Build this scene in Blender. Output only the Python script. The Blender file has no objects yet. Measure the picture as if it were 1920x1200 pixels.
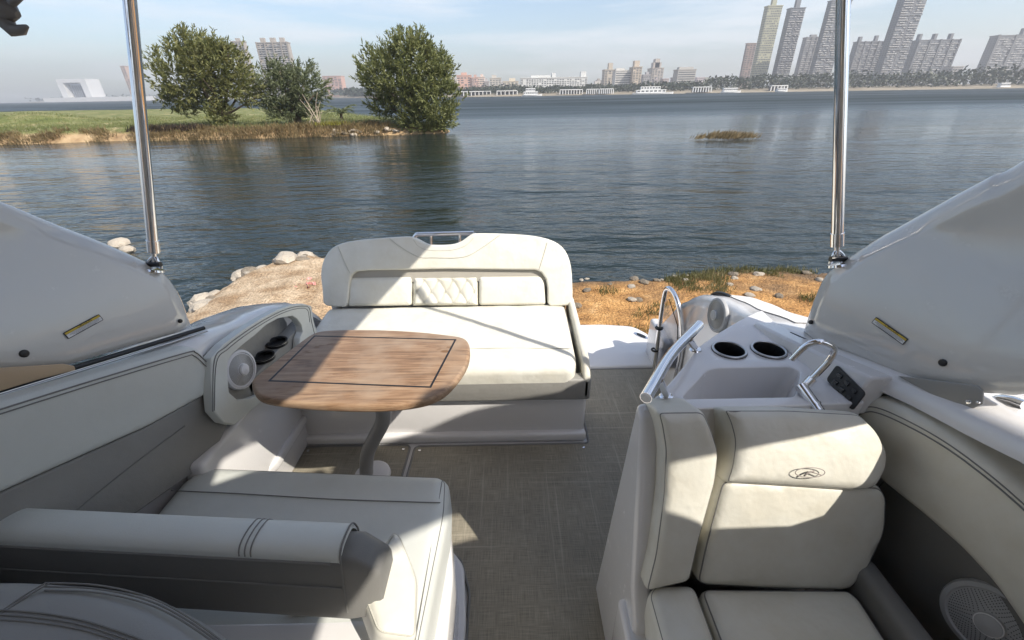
import bpy, bmesh, math, random
import numpy as np
from mathutils import Vector as V, Matrix, noise
from mathutils.geometry import delaunay_2d_cdt
random.seed(7)
PI = math.pi
S = bpy.context.scene
COL = S.collection
# ------------------------------------------------------------------ camera
F, W_, H_ = 800.0, 1920.0, 1200.0
PITCH, ROLL, HC = math.radians(28.0), math.radians(-1.03), 1.6
c_, s_ = math.cos(PITCH), math.sin(PITCH)
FW = V((0, c_, -s_)); RT = V((1, 0, 0)); UP = V((0, s_, c_))
RX = RT * math.cos(ROLL) + UP * math.sin(ROLL)
UX = RT * -math.sin(ROLL) + UP * math.cos(ROLL)
cam = bpy.data.cameras.new('camera'); camo = bpy.data.objects.new('camera', cam); COL.objects.link(camo)
M = Matrix((RX, UX, -FW)).transposed().to_4x4(); M.translation = (0, 0, HC)
camo.matrix_world = M
cam.sensor_width = 36.0; cam.lens = F / W_ * 36.0; cam.clip_start = 0.02; cam.clip_end = 20000
S.camera = camo
# ------------------------------------------------------------------ light
SUN_TRAVEL = V((-0.80, 0.60, -1.0)).normalized()
sun = bpy.data.lights.new('sun', 'SUN'); sun.energy = 5.0; sun.angle = math.radians(0.55); sun.color = (1.0, 0.93, 0.82)
suno = bpy.data.objects.new('sun', sun); COL.objects.link(suno)
suno.rotation_euler = SUN_TRAVEL.to_track_quat('-Z', 'Y').to_euler()
EL = math.asin(-SUN_TRAVEL.z)
AZ = math.atan2(-SUN_TRAVEL.x, -SUN_TRAVEL.y)
wd = bpy.data.worlds.new('World'); S.world = wd; wd.use_nodes = True
N = wd.node_tree.nodes; L = wd.node_tree.links; N.clear()
wo = N.new('ShaderNodeOutputWorld'); bg = N.new('ShaderNodeBackground'); bg.inputs[1].default_value = 0.15
sk = N.new('ShaderNodeTexSky'); sk.sky_type = 'NISHITA'; sk.sun_disc = False
sk.sun_elevation = EL; sk.sun_rotation = AZ; sk.air_density = 1.0; sk.dust_density = 1.5; sk.ozone_density = 1.6; sk.altitude = 30
tc = N.new('ShaderNodeTexCoord'); mp = N.new('ShaderNodeMapping'); mp.inputs['Scale'].default_value = (1.3, 2.4, 13.0)
mp.inputs['Rotation'].default_value = (0.10, -0.16, 0.3)
cn = N.new('ShaderNodeTexNoise'); cn.inputs['Scale'].default_value = 1.6; cn.inputs['Detail'].default_value = 7; cn.inputs['Roughness'].default_value = 0.58
cr = N.new('ShaderNodeValToRGB'); cr.color_ramp.elements[0].position = 0.46; cr.color_ramp.elements[0].color = (0, 0, 0, 1)
cr.color_ramp.elements[1].position = 0.66; cr.color_ramp.elements[1].color = (0.55, 0.55, 0.55, 1)
mx = N.new('ShaderNodeMixRGB'); mx.inputs[2].default_value = (6.0, 6.1, 6.3, 1)
L.new(tc.outputs['Generated'], mp.inputs[0]); L.new(mp.outputs[0], cn.inputs['Vector']); L.new(cn.outputs[0], cr.inputs[0])
L.new(cr.outputs[0], mx.inputs[0]); L.new(sk.outputs[0], mx.inputs[1]); L.new(mx.outputs[0], bg.inputs[0]); L.new(bg.outputs[0], wo.inputs[0])
vs = S.view_settings; vs.view_transform = 'Standard'; vs.look = 'None'; vs.exposure = 0.40; vs.gamma = 1.0; vs.use_curve_mapping = False
S.render.engine = 'CYCLES'; cy = S.cycles
cy.use_denoising = True; cy.use_adaptive_sampling = True; cy.adaptive_threshold = 0.02; cy.max_bounces = 8; cy.diffuse_bounces = 5; cy.glossy_bounces = 4; cy.volume_bounces = 0; cy.transmission_bounces = 4
cy.sample_clamp_indirect = 6.0; cy.caustics_reflective = False; cy.caustics_refractive = False

# ------------------------------------------------------------------ pixel -> place
def ray(u, v):
    a = (u - 960) / F; b = (600 - v) / F
    return FW + RX * a + UX * b
def at(u, v, z=None, y=None, x=None, fn=None):
    d = ray(u, v)
    if fn is not None:                       # surface x = fn(y, z), solved along the ray
        lo, hi = 0.3, 6.0
        sg = 1 if d.x > 0 else -1
        for _ in range(50):
            t = (lo + hi) / 2; p = d * t
            if sg * (p.x - fn(p.y, HC + p.z)) < 0: lo = t
            else: hi = t
    elif z is not None: t = (z - HC) / d.z
    elif y is not None: t = y / d.y
    else: t = x / d.x
    return V((0, 0, HC)) + d * t

# ------------------------------------------------------------------ helpers
def put(name, me, mat=None, parent=None, smooth=True):
    o = bpy.data.objects.new(name, me); COL.objects.link(o)
    if mat: me.materials.append(mat)
    if parent: o.parent = parent
    if smooth: me.polygons.foreach_set('use_smooth', [True] * len(me.polygons))
    return o
def mesh(name, vs_, fs, mat=None, parent=None, smooth=True):
    me = bpy.data.meshes.new(name); me.from_pydata([tuple(v) for v in vs_], [], fs); me.update()
    return put(name, me, mat, parent, smooth)
def empty(name, loc=(0, 0, 0)):
    o = bpy.data.objects.new(name, None); COL.objects.link(o); o.location = (0, 0, 0); o.empty_display_size = .1; return o
def tag(o, label=None, cat=None, group=None, kind=None):
    if label: o['label'] = label
    if cat: o['category'] = cat
    if group: o['group'] = group
    if kind: o['kind'] = kind
    return o
def fix(o):
    bm = bmesh.new(); bm.from_mesh(o.data); bmesh.ops.recalc_face_normals(bm, faces=bm.faces); bm.to_mesh(o.data); bm.free(); return o
def autosmooth(o, deg=35):
    me = o.data; a = math.radians(deg)
    bm = bmesh.new(); bm.from_mesh(me)
    for f in bm.faces: f.smooth = True
    for e in bm.edges:
        if len(e.link_faces) == 2 and e.calc_face_angle(0) > a: e.smooth = False
    bm.to_mesh(me); bm.free(); return o
def bake(o):
    dg = bpy.context.evaluated_depsgraph_get(); dg.update()
    ev = o.evaluated_get(dg); me = bpy.data.meshes.new_from_object(ev)
    o.modifiers.clear(); o.data = me; return o
def bevel(o, w, seg=3, ang=30):
    m = o.modifiers.new('b', 'BEVEL'); m.width = w; m.segments = seg; m.limit_method = 'ANGLE'; m.angle_limit = math.radians(ang); m.harden_normals = False
    bake(o); return autosmooth(o, 40)
def cut(o, cutters):
    for c in cutters:
        m = o.modifiers.new('c', 'BOOLEAN'); m.operation = 'DIFFERENCE'; m.object = c; m.solver = 'EXACT'
        bake(o)
    for c in cutters: bpy.data.objects.remove(c)
    return o
def catmull(pts, n=8, closed=False):
    pts = [V(p) for p in pts]; out = []; m = len(pts)
    for i in range(m if closed else m - 1):
        p0 = pts[(i - 1) % m] if closed or i > 0 else pts[0] * 2 - pts[1]
        p1 = pts[i]; p2 = pts[(i + 1) % m]
        p3 = pts[(i + 2) % m] if closed or i + 2 < m else pts[-1] * 2 - pts[-2]
        for k in range(n):
            t = k / n
            out.append(.5 * ((2 * p1) + (p2 - p0) * t + (2 * p0 - 5 * p1 + 4 * p2 - p3) * t * t + (3 * p1 - p0 - 3 * p2 + p3) * t ** 3))
    if not closed: out.append(pts[-1])
    return out
def tube_data(path, r, n=10, closed=False, caps=True):
    path = [V(p) for p in path]; m = len(path); vs_, fs = [], []
    rr = r if isinstance(r, (list, tuple)) else [r] * m
    tan = []
    for i in range(m):
        a = path[i - 1] if (i > 0 or closed) else path[i]; b = path[(i + 1) % m] if (i < m - 1 or closed) else path[i]
        t = (b - a); tan.append(t.normalized() if t.length > 1e-9 else V((0, 0, 1)))
    nrm = tan[0].orthogonal().normalized()
    for i in range(m):
        nrm = (nrm - tan[i] * nrm.dot(tan[i]))
        nrm = nrm.normalized() if nrm.length > 1e-6 else tan[i].orthogonal().normalized()
        bn = tan[i].cross(nrm)
        for k in range(n):
            a = 2 * PI * k / n
            vs_.append(path[i] + (nrm * math.cos(a) + bn * math.sin(a)) * rr[i])
    for i in range(m if closed else m - 1):
        j = (i + 1) % m
        for k in range(n):
            fs.append((i * n + k, i * n + (k + 1) % n, j * n + (k + 1) % n, j * n + k))
    if caps and not closed:
        fs.append(tuple(range(n - 1, -1, -1))); fs.append(tuple((m - 1) * n + k for k in range(n)))
    return vs_, fs
def tube(name, path, r, mat, parent=None, n=10, closed=False, smooth_path=0):
    if smooth_path: path = catmull(path, smooth_path, closed)
    v, f = tube_data(path, r, n, closed)
    return autosmooth(mesh(name, v, f, mat, parent), 50)
def join(parts):
    vs_, fs = [], []
    for v, f in parts:
        b = len(vs_); vs_ += v; fs += [tuple(i + b for i in q) for q in f]
    return vs_, fs
def box_data(x0, x1, y0, y1, z0, z1):
    v = [V((x, y, z)) for z in (z0, z1) for y in (y0, y1) for x in (x0, x1)]
    return v, [(0, 2, 3, 1), (4, 5, 7, 6), (0, 1, 5, 4), (2, 6, 7, 3), (0, 4, 6, 2), (1, 3, 7, 5)]
def box(name, x0, x1, y0, y1, z0, z1, mat, parent=None, b=0, seg=3):
    v, f = box_data(x0, x1, y0, y1, z0, z1); o = mesh(name, v, f, mat, parent, False)
    return bevel(o, b, seg) if b else o
def frame(o, ex, ez):
    ez = V(ez).normalized(); ex = V(ex); ex = (ex - ez * ex.dot(ez)).normalized(); return (V(o), ex, ez.cross(ex), ez)
def fmap(fr, p, h=0): return fr[0] + fr[1] * p[0] + fr[2] * p[1] + fr[3] * h
def to_fr(fr, p):
    d = V(p) - fr[0]; return (d.dot(fr[1]), d.dot(fr[2]))
def area(p): return sum(p[i - 1][0] * p[i][1] - p[i][0] * p[i - 1][1] for i in range(len(p))) / 2
def roundpoly(pts, rc, n=6):
    m = len(pts); out = []
    for i in range(m):
        r = rc[i] if isinstance(rc, (list, tuple)) else rc
        p = V(pts[i][:2]); a = V(pts[i - 1][:2]); b = V(pts[(i + 1) % m][:2])
        da = a - p; db = b - p; la, lb = da.length, db.length
        if r <= 0: out.append(p); continue
        d = min(r, la * .48, lb * .48); pa = p + da / la * d; pb = p + db / lb * d
        for k in range(n + 1):
            t = k / n; out.append(pa * (1 - t) ** 2 + p * 2 * t * (1 - t) + pb * t * t)
    return out
def dense(pts, step):
    out = []
    for i in range(len(pts)):
        a = pts[i]; b = pts[(i + 1) % len(pts)]; k = max(1, int((b - a).length / step))
        out += [a.lerp(b, j / k) for j in range(k)]
    return out
def inset(pts, d):
    m = len(pts); out = []
    for i in range(m):
        a = (pts[i] - pts[i - 1]); b = (pts[(i + 1) % m] - pts[i])
        if a.length < 1e-7: a = b
        if b.length < 1e-7: b = a
        a = a.normalized(); b = b.normalized()
        n1 = V((-a.y, a.x)); n2 = V((-b.y, b.x)); nn = (n1 + n2)
        nn = nn.normalized() if nn.length > 1e-6 else n1
        out.append(pts[i] + nn * (d / max(.5, nn.dot(n1))))
    return out
def dist_to(poly, pts):
    """distance of each point to a closed outline (numpy)"""
    A = np.array([(p[0], p[1]) for p in poly]); Bq = np.roll(A, -1, 0); AB = Bq - A; P_ = np.array([(p[0], p[1]) for p in pts])
    L2 = np.maximum((AB ** 2).sum(1), 1e-14); out = np.full(len(P_), 1e9)
    for k in range(len(A)):
        t = np.clip(((P_ - A[k]) @ AB[k]) / L2[k], 0, 1); q = A[k] + t[:, None] * AB[k]; out = np.minimum(out, np.sqrt(((P_ - q) ** 2).sum(1)))
    return out
def inside(poly, p):
    ins = False
    for i in range(len(poly)):
        a, b = poly[i - 1], poly[i]
        if (a[1] > p[1]) != (b[1] > p[1]) and p[0] < (b[0] - a[0]) * (p[1] - a[1]) / (b[1] - a[1]) + a[0]: ins = not ins
    return ins
def fill(o, rings, step, dmin):
    """triangulated outline: inset rows near the rim, even points inside; returns 2d points, faces, rim distance"""
    ex = []
    for d in rings:
        q = inset(o, d); dd = dist_to(o, q); ex += [p for p, e in zip(q, dd) if e > d * .93 and inside(o, p)]
    xs = [p[0] for p in o]; ys = [p[1] for p in o]; g = []; row = 0; y = min(ys)
    while y < max(ys):
        x = min(xs) + (step * .5 if row % 2 else 0)
        while x < max(xs): g.append(V((x, y))); x += step
        y += step * .87; row += 1
    dd = dist_to(o, g); g = [p for p, e in zip(g, dd) if e > dmin and inside(o, p)]
    n = len(o); r = delaunay_2d_cdt([V((p[0], p[1])) for p in o] + ex + g, [(i, (i + 1) % n) for i in range(n)], [list(range(n))], 1, 1e-6)
    return r[0], [tuple(f) for f in r[2]], dist_to(o, r[0])
def cushion(name, pts, fr, t, r, mat, parent=None, crown=.01, rc=.03, pipe=None, warp=None, pr=.0035, wob=.0, step=.03):
    """upholstered pad: outline pts (local 2d), thickness t along fr z, edge radius r"""
    if len(pts[0]) == 3: pts = [to_fr(fr, p) for p in pts]
    pts = [V(p) for p in pts]
    if area(pts) < 0:
        pts = pts[::-1]
        if isinstance(rc, (list, tuple)): rc = rc[::-1]
    o = dense(roundpoly(pts, rc), .03) if rc else dense(pts, .03)
    P2, fs, dd = fill(o, [r * q for q in (.04, .14, .3, .52, .78, 1.05)], step, r * 1.3); dm = float(dd.max()); vs_ = []
    for p, d in zip(P2, dd):
        e = r - min(d, r); h = t - r + math.sqrt(max(0, r * r - e * e)) + crown * (1 - math.exp(-d / (.3 * dm)))
        h += wob * noise.noise(V((p[0] * 9, p[1] * 9, len(name)))) * min(1, d / r); vs_.append(fmap(fr, p, h))
    bm = bmesh.new(); bv = [bm.verts.new(v) for v in vs_]
    for f in fs:
        try: bm.faces.new([bv[i] for i in f])
        except ValueError: pass
    ed = [e for e in bm.edges if e.is_boundary]; ex = bmesh.ops.extrude_edge_only(bm, edges=ed)
    nv = [v for v in ex['geom'] if isinstance(v, bmesh.types.BMVert)]
    for v in nv: v.co -= fr[3] * (t - r)
    bmesh.ops.holes_fill(bm, edges=[e for e in bm.edges if e.is_boundary], sides=0); bmesh.ops.recalc_face_normals(bm, faces=bm.faces)
    me = bpy.data.meshes.new(name); bm.to_mesh(me); bm.free(); ob = autosmooth(put(name, me, mat, parent), 60)
    if pipe:
        path = [fmap(fr, p, t - r * .30 + .0008) for p in inset(o, r * .29)]
        v, f = tube_data(path, pr, 6, True); mesh('piping', v, f, pipe, ob if (parent and parent.parent is None) else parent)
    return ob
def slab(name, pts, fr, t, mat, parent=None, b=.01, seg=3, rc=0, h0=0.0):
    """flat board of any outline, thickness t from h0 upward along fr z"""
    if len(pts[0]) == 3: pts = [to_fr(fr, p) for p in pts]
    pts = [V(p) for p in pts]
    if area(pts) < 0:
        pts = pts[::-1]
        if isinstance(rc, (list, tuple)): rc = rc[::-1]
    if rc: pts = roundpoly(pts, rc)
    n = len(pts)
    vs_ = [fmap(fr, p, h0) for p in pts] + [fmap(fr, p, h0 + t) for p in pts]
    fs = [tuple(range(n - 1, -1, -1)), tuple(range(n, 2 * n))] + [(i, (i + 1) % n, n + (i + 1) % n, n + i) for i in range(n)]
    o = mesh(name, vs_, fs, mat, parent, False)
    return bevel(o, b, seg) if b else autosmooth(o, 35)
def loft(name, rows, mat, parent=None, closed_v=False, caps=False):
    n = len(rows[0]); vs_ = [p for r in rows for p in r]; fs = []
    for i in range(len(rows) - 1):
        for k in range(n if closed_v else n - 1):
            fs.append((i * n + k, i * n + (k + 1) % n, (i + 1) * n + (k + 1) % n, (i + 1) * n + k))
    if caps: fs.append(tuple(range(n - 1, -1, -1))); fs.append(tuple((len(rows) - 1) * n + k for k in range(n)))
    return autosmooth(fix(mesh(name, vs_, fs, mat, parent)), 50)
def lathe(name, prof, fr, mat, parent=None, n=32, deg=30, cap=False):
    vs_, fs = [], []
    for r, h in prof:
        for k in range(n):
            a = 2 * PI * k / n; vs_.append(fmap(fr, (r * math.cos(a), r * math.sin(a)), h))
    for i in range(len(prof) - 1):
        for k in range(n): fs.append((i * n + k, i * n + (k + 1) % n, (i + 1) * n + (k + 1) % n, (i + 1) * n + k))
    fs.append(tuple(range(n - 1, -1, -1)))
    if cap: fs.append(tuple((len(prof) - 1) * n + k for k in range(n)))
    return autosmooth(mesh(name, vs_, fs, mat, parent), deg)
def seam(path, mat, parent, r=.0022, name='seam', sp=6):
    return tube(name, path, r, mat, parent, 6, False, sp)
def lerp(tab, y):
    if y <= tab[0][0]: return tab[0][1]
    for (a, va), (b, vb) in zip(tab, tab[1:]):
        if y <= b:
            t = (y - a) / (b - a); t = t * t * (3 - 2 * t) * .35 + t * .65
            return va + (vb - va) * t
    return tab[-1][1]

# ------------------------------------------------------------------ materials
def mat(name, col, rough=.5, metal=0., spec=.5, coat=0., bump=None, mottle=None, sheen=0.):
    m = bpy.data.materials.new(name); m.use_nodes = True; nt = m.node_tree; b = nt.nodes['Principled BSDF']
    b.inputs['Base Color'].default_value = (*col, 1); b.inputs['Roughness'].default_value = rough; b.inputs['Metallic'].default_value = metal
    b.inputs['Specular IOR Level'].default_value = spec; b.inputs['Coat Weight'].default_value = coat; b.inputs['Coat Roughness'].default_value = .06
    if sheen: b.inputs['Sheen Weight'].default_value = sheen
    t = nt.nodes.new('ShaderNodeTexCoord')
    if mottle:
        sc, amt, tint = mottle
        n = nt.nodes.new('ShaderNodeTexNoise'); n.inputs['Scale'].default_value = sc; n.inputs['Detail'].default_value = 6; n.inputs['Roughness'].default_value = .62
        r = nt.nodes.new('ShaderNodeValToRGB'); r.color_ramp.elements[0].position = .38; r.color_ramp.elements[1].position = .68
        x = nt.nodes.new('ShaderNodeMixRGB'); x.inputs[1].default_value = (*col, 1); x.inputs[2].default_value = (*tint, 1)
        ml = nt.nodes.new('ShaderNodeMath'); ml.operation = 'MULTIPLY'; ml.inputs[1].default_value = amt
        nt.links.new(t.outputs['Object'], n.inputs['Vector']); nt.links.new(n.outputs[0], r.inputs[0]); nt.links.new(r.outputs[0], ml.inputs[0])
        nt.links.new(ml.outputs[0], x.inputs[0]); nt.links.new(x.outputs[0], b.inputs['Base Color'])
    if bump:
        prev = None
        for sc, st, dist in bump:
            n = nt.nodes.new('ShaderNodeTexNoise'); n.inputs['Scale'].default_value = sc; n.inputs['Detail'].default_value = 3
            bp = nt.nodes.new('ShaderNodeBump'); bp.inputs['Strength'].default_value = st; bp.inputs['Distance'].default_value = dist
            nt.links.new(t.outputs['Object'], n.inputs['Vector']); nt.links.new(n.outputs[0], bp.inputs['Height'])
            if prev: nt.links.new(prev.outputs[0], bp.inputs['Normal'])
            prev = bp
        nt.links.new(prev.outputs[0], b.inputs['Normal'])
    return m
LEA = mat('cream_leather', (.71, .70, .635), .42, bump=[(420, .12, .002), (9, .35, .02), (38, .16, .006)], mottle=(7, .42, (.58, .54, .43)))
LEA2 = mat('seat_leather', (.66, .65, .585), .42, bump=[(420, .14, .002), (10, .35, .02), (38, .16, .006)], mottle=(6, .5, (.52, .48, .38)))
LEAG = mat('grey_white_leather', (.62, .64, .61), .45, bump=[(420, .14, .002), (8, .12, .02)], mottle=(5, .35, (.52, .53, .49)))
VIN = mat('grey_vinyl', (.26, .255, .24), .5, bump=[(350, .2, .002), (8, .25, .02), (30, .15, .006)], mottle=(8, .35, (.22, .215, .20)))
DARKV = mat('charcoal_vinyl', (.17, .168, .16), .5, bump=[(350, .2, .002), (8, .12, .02)], mottle=(6, .3, (.2, .2, .19)))
HELM = mat('slate_leather', (.29, .293, .287), .42, bump=[(350, .2, .002), (7, .12, .02)], mottle=(6, .3, (.31, .31, .30)))
GEL = mat('gelcoat', (.70, .69, .69), .16, spec=.5, coat=.5, bump=[(2.2, .05, .06)], mottle=(3, .25, (.68, .66, .63)))
GELW = mat('wing_gelcoat', (.62, .615, .59), .06, spec=.6, coat=1., bump=[(1.6, .10, .10)], mottle=(2.2, .25, (.56, .555, .53)))
for m_ in (GEL, GELW):
    nt = m_.node_tree; t = nt.nodes.new('ShaderNodeTexCoord'); n = nt.nodes.new('ShaderNodeTexNoise'); n.inputs['Scale'].default_value = 22; n.inputs['Detail'].default_value = 9; n.inputs['Roughness'].default_value = .7
    r = nt.nodes.new('ShaderNodeMapRange'); r.inputs[1].default_value = .42; r.inputs[2].default_value = .75; r.inputs[3].default_value = .05; r.inputs[4].default_value = .38
    nt.links.new(t.outputs['Object'], n.inputs['Vector']); nt.links.new(n.outputs[0], r.inputs[0]); nt.links.new(r.outputs[0], nt.nodes['Principled BSDF'].inputs['Roughness'])
NSK = mat('nonskid_deck', (.74, .73, .71), .55, bump=[(260, .5, .004)])
THR = mat('seam_thread', (.20, .198, .19), .8)
PIPE = mat('pale_piping', (.50, .49, .43), .55)
CHR = mat('chrome', (.82, .82, .83), .07, metal=1.)
STL = mat('brushed_steel', (.50, .50, .50), .32, metal=1., bump=[(60, .05, .003)])
BLK = mat('black_plastic', (.012, .012, .013), .35)
GRYP = mat('grey_plate', (.30, .30, .29), .4)
SPK = mat('speaker_white', (.64, .64, .66), .45)
SPKG = mat('speaker_grey', (.40, .41, .42), .5)
DOT = mat('speaker_hole', (.05, .05, .055), .8)
YEL = mat('label_yellow', (.62, .45, .05), .5); WHT = mat('label_white', (.78, .78, .78), .5); INK = mat('label_ink', (.03, .03, .04), .6)
LOGO = mat('logo_print', (.30, .26, .24), .5)
PAPER = mat('tan_board', (.46, .31, .18), .6, mottle=(9, .5, (.36, .24, .14)))

def teak():
    m = bpy.data.materials.new('weathered_teak'); m.use_nodes = True; nt = m.node_tree; b = nt.nodes['Principled BSDF']; k = nt.links.new
    t = nt.nodes.new('ShaderNodeTexCoord'); mp = nt.nodes.new('ShaderNodeMapping'); mp.inputs['Scale'].default_value = (2.2, 30, 30); k(t.outputs['Object'], mp.inputs[0])
    n1 = nt.nodes.new('ShaderNodeTexNoise'); n1.inputs['Scale'].default_value = 2.0; n1.inputs['Detail'].default_value = 8; n1.inputs['Roughness'].default_value = .65; n1.inputs['Distortion'].default_value = .9; k(mp.outputs[0], n1.inputs['Vector'])
    r1 = nt.nodes.new('ShaderNodeValToRGB'); e = r1.color_ramp.elements; e[0].position = .28; e[0].color = (.11, .066, .040, 1); e[1].position = .70; e[1].color = (.45, .305, .19, 1)
    a = e.new(.5); a.color = (.29, .175, .10, 1); k(n1.outputs[0], r1.inputs[0])
    n2 = nt.nodes.new('ShaderNodeTexNoise'); n2.inputs['Scale'].default_value = 7; n2.inputs['Detail'].default_value = 5; k(t.outputs['Object'], n2.inputs['Vector'])
    r2 = nt.nodes.new('ShaderNodeValToRGB'); r2.color_ramp.elements[0].position = .42; r2.color_ramp.elements[1].position = .66; k(n2.outputs[0], r2.inputs[0])
    x = nt.nodes.new('ShaderNodeMixRGB'); x.blend_type = 'MIX'; x.inputs[2].default_value = (.40, .305, .22, 1)
    mu = nt.nodes.new('ShaderNodeMath'); mu.operation = 'MULTIPLY'; mu.inputs[1].default_value = .6; k(r2.outputs[0], mu.inputs[0]); k(mu.outputs[0], x.inputs[0]); k(r1.outputs[0], x.inputs[1])
    # dark water stains
    mp3 = nt.nodes.new('ShaderNodeMapping'); mp3.inputs['Scale'].default_value = (9, 17, 9); mp3.inputs['Location'].default_value = (3.1, 1.7, 0); k(t.outputs['Object'], mp3.inputs[0])
    n3 = nt.nodes.new('ShaderNodeTexNoise'); n3.inputs['Scale'].default_value = 1.; n3.inputs['Detail'].default_value = 3; k(mp3.outputs[0], n3.inputs['Vector'])
    r3 = nt.nodes.new('ShaderNodeValToRGB'); r3.color_ramp.elements[0].position = .66; r3.color_ramp.elements[1].position = .73; k(n3.outputs[0], r3.inputs[0])
    x3 = nt.nodes.new('ShaderNodeMixRGB'); x3.inputs[2].default_value = (.20, .105, .045, 1); k(r3.outputs[0], x3.inputs[0]); k(x.outputs[0], x3.inputs[1])
    k(x3.outputs[0], b.inputs['Base Color']); b.inputs['Roughness'].default_value = .5
    bp = nt.nodes.new('ShaderNodeBump'); bp.inputs['Strength'].default_value = .25; bp.inputs['Distance'].default_value = .002; k(n1.outputs[0], bp.inputs['Height']); k(bp.outputs[0], b.inputs['Normal'])
    return m
TEAK = teak()
def weave():
    m = bpy.data.materials.new('woven_vinyl_mat'); m.use_nodes = True; nt = m.node_tree; b = nt.nodes['Principled BSDF']; k = nt.links.new
    t = nt.nodes.new('ShaderNodeTexCoord')
    outs = []
    for sc in ((14, 420, 1), (420, 14, 1)):
        mp = nt.nodes.new('ShaderNodeMapping'); mp.inputs['Scale'].default_value = sc; k(t.outputs['Object'], mp.inputs[0])
        n = nt.nodes.new('ShaderNodeTexNoise'); n.inputs['Scale'].default_value = 1; n.inputs['Detail'].default_value = 2; k(mp.outputs[0], n.inputs['Vector']); outs.append(n)
    mps = []
    for sc in ((1.2, 70, 1), (70, 1.2, 1)):
        mp = nt.nodes.new('ShaderNodeMapping'); mp.inputs['Scale'].default_value = sc; k(t.outputs['Object'], mp.inputs[0])
        n = nt.nodes.new('ShaderNodeTexNoise'); n.inputs['Scale'].default_value = 1; n.inputs['Detail'].default_value = 1; k(mp.outputs[0], n.inputs['Vector'])
        r = nt.nodes.new('ShaderNodeValToRGB'); r.color_ramp.elements[0].position = .64; r.color_ramp.elements[1].position = .74; k(n.outputs[0], r.inputs[0]); mps.append(r)
    ad = nt.nodes.new('ShaderNodeMath'); ad.operation = 'MULTIPLY_ADD'; ad.inputs[1].default_value = .5; k(outs[0].outputs[0], ad.inputs[0])
    hf = nt.nodes.new('ShaderNodeMath'); hf.operation = 'MULTIPLY'; hf.inputs[1].default_value = .5; k(outs[1].outputs[0], hf.inputs[0]); k(hf.outputs[0], ad.inputs[2])
    r1 = nt.nodes.new('ShaderNodeValToRGB'); e = r1.color_ramp.elements; e[0].position = .36; e[0].color = (.18, .165, .130, 1); e[1].position = .66; e[1].color = (.345, .318, .258, 1); k(ad.outputs[0], r1.inputs[0])
    prev = r1
    for r in mps:
        x = nt.nodes.new('ShaderNodeMixRGB'); x.inputs[2].default_value = (.44, .41, .34, 1)
        mu = nt.nodes.new('ShaderNodeMath'); mu.operation = 'MULTIPLY'; mu.inputs[1].default_value = .4; k(r.outputs[0], mu.inputs[0]); k(mu.outputs[0], x.inputs[0]); k(prev.outputs[0], x.inputs[1]); prev = x
    n4 = nt.nodes.new('ShaderNodeTexNoise'); n4.inputs['Scale'].default_value = 3.5; n4.inputs['Detail'].default_value = 5; k(t.outputs['Object'], n4.inputs['Vector'])
    r4 = nt.nodes.new('ShaderNodeValToRGB'); r4.color_ramp.elements[0].position = .3; r4.color_ramp.elements[0].color = (.86, .85, .83, 1); r4.color_ramp.elements[1].position = .7; r4.color_ramp.elements[1].color = (1.1, 1.08, 1.04, 1); k(n4.outputs[0], r4.inputs[0])
    x = nt.nodes.new('ShaderNodeMixRGB'); x.blend_type = 'MULTIPLY'; x.inputs[0].default_value = 1; k(prev.outputs[0], x.inputs[1]); k(r4.outputs[0], x.inputs[2])
    k(x.outputs[0], b.inputs['Base Color']); b.inputs['Roughness'].default_value = .55
    bp = nt.nodes.new('ShaderNodeBump'); bp.inputs['Strength'].default_value = .4; bp.inputs['Distance'].default_value = .002; k(ad.outputs[0], bp.inputs['Height']); k(bp.outputs[0], b.inputs['Normal'])
    return m
MATW = weave()

# ================================================================== SETTING
WZ = -1.0                                                   # water level
def seg_dist(p, a, b):
    ab = b - a; t = max(0, min(1, (p - a).dot(ab) / ab.length_squared)); return (p - (a + ab * t)).length
def sdist(p, poly):
    d = 1e9; ins = False; n = len(poly)
    for i in range(n):
        a, b = poly[i], poly[(i + 1) % n]; d = min(d, seg_dist(p, a, b))
        if (a.y > p.y) != (b.y > p.y) and p.x < (b.x - a.x) * (p.y - a.y) / (b.y - a.y) + a.x: ins = not ins
    return d if ins else -d
def fbm(x, y, s, o=4):
    v = 0; a = 1.; t = 0
    for _ in range(o): v += a * noise.noise(V((x * s, y * s, 3.3))); t += a; a *= .5; s *= 2.1
    return v / t
def axis(segs):
    out = []
    for a, b, st in segs:
        k = max(1, int(round((b - a) / st))); out += [a + (b - a) * i / k for i in range(k)]
    return out + [segs[-1][1]]
def terrain(name, xs, ys, hf, m, drop=None):
    vs_ = []; keep = []
    for y in ys:
        for x in xs:
            z, k = hf(x, y); vs_.append((x, y, z)); keep.append(k)
    n = len(xs); fs = []
    for j in range(len(ys) - 1):
        for i in range(n - 1):
            q = (j * n + i, j * n + i + 1, (j + 1) * n + i + 1, (j + 1) * n + i)
            if any(keep[a] for a in q): fs.append(q)
    o = mesh(name, vs_, fs, m); bm = bmesh.new(); bm.from_mesh(o.data)
    bmesh.ops.delete(bm, geom=[v for v in bm.verts if not v.link_faces], context='VERTS'); bm.to_mesh(o.data); bm.free()
    return tag(o, kind='structure')

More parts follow.
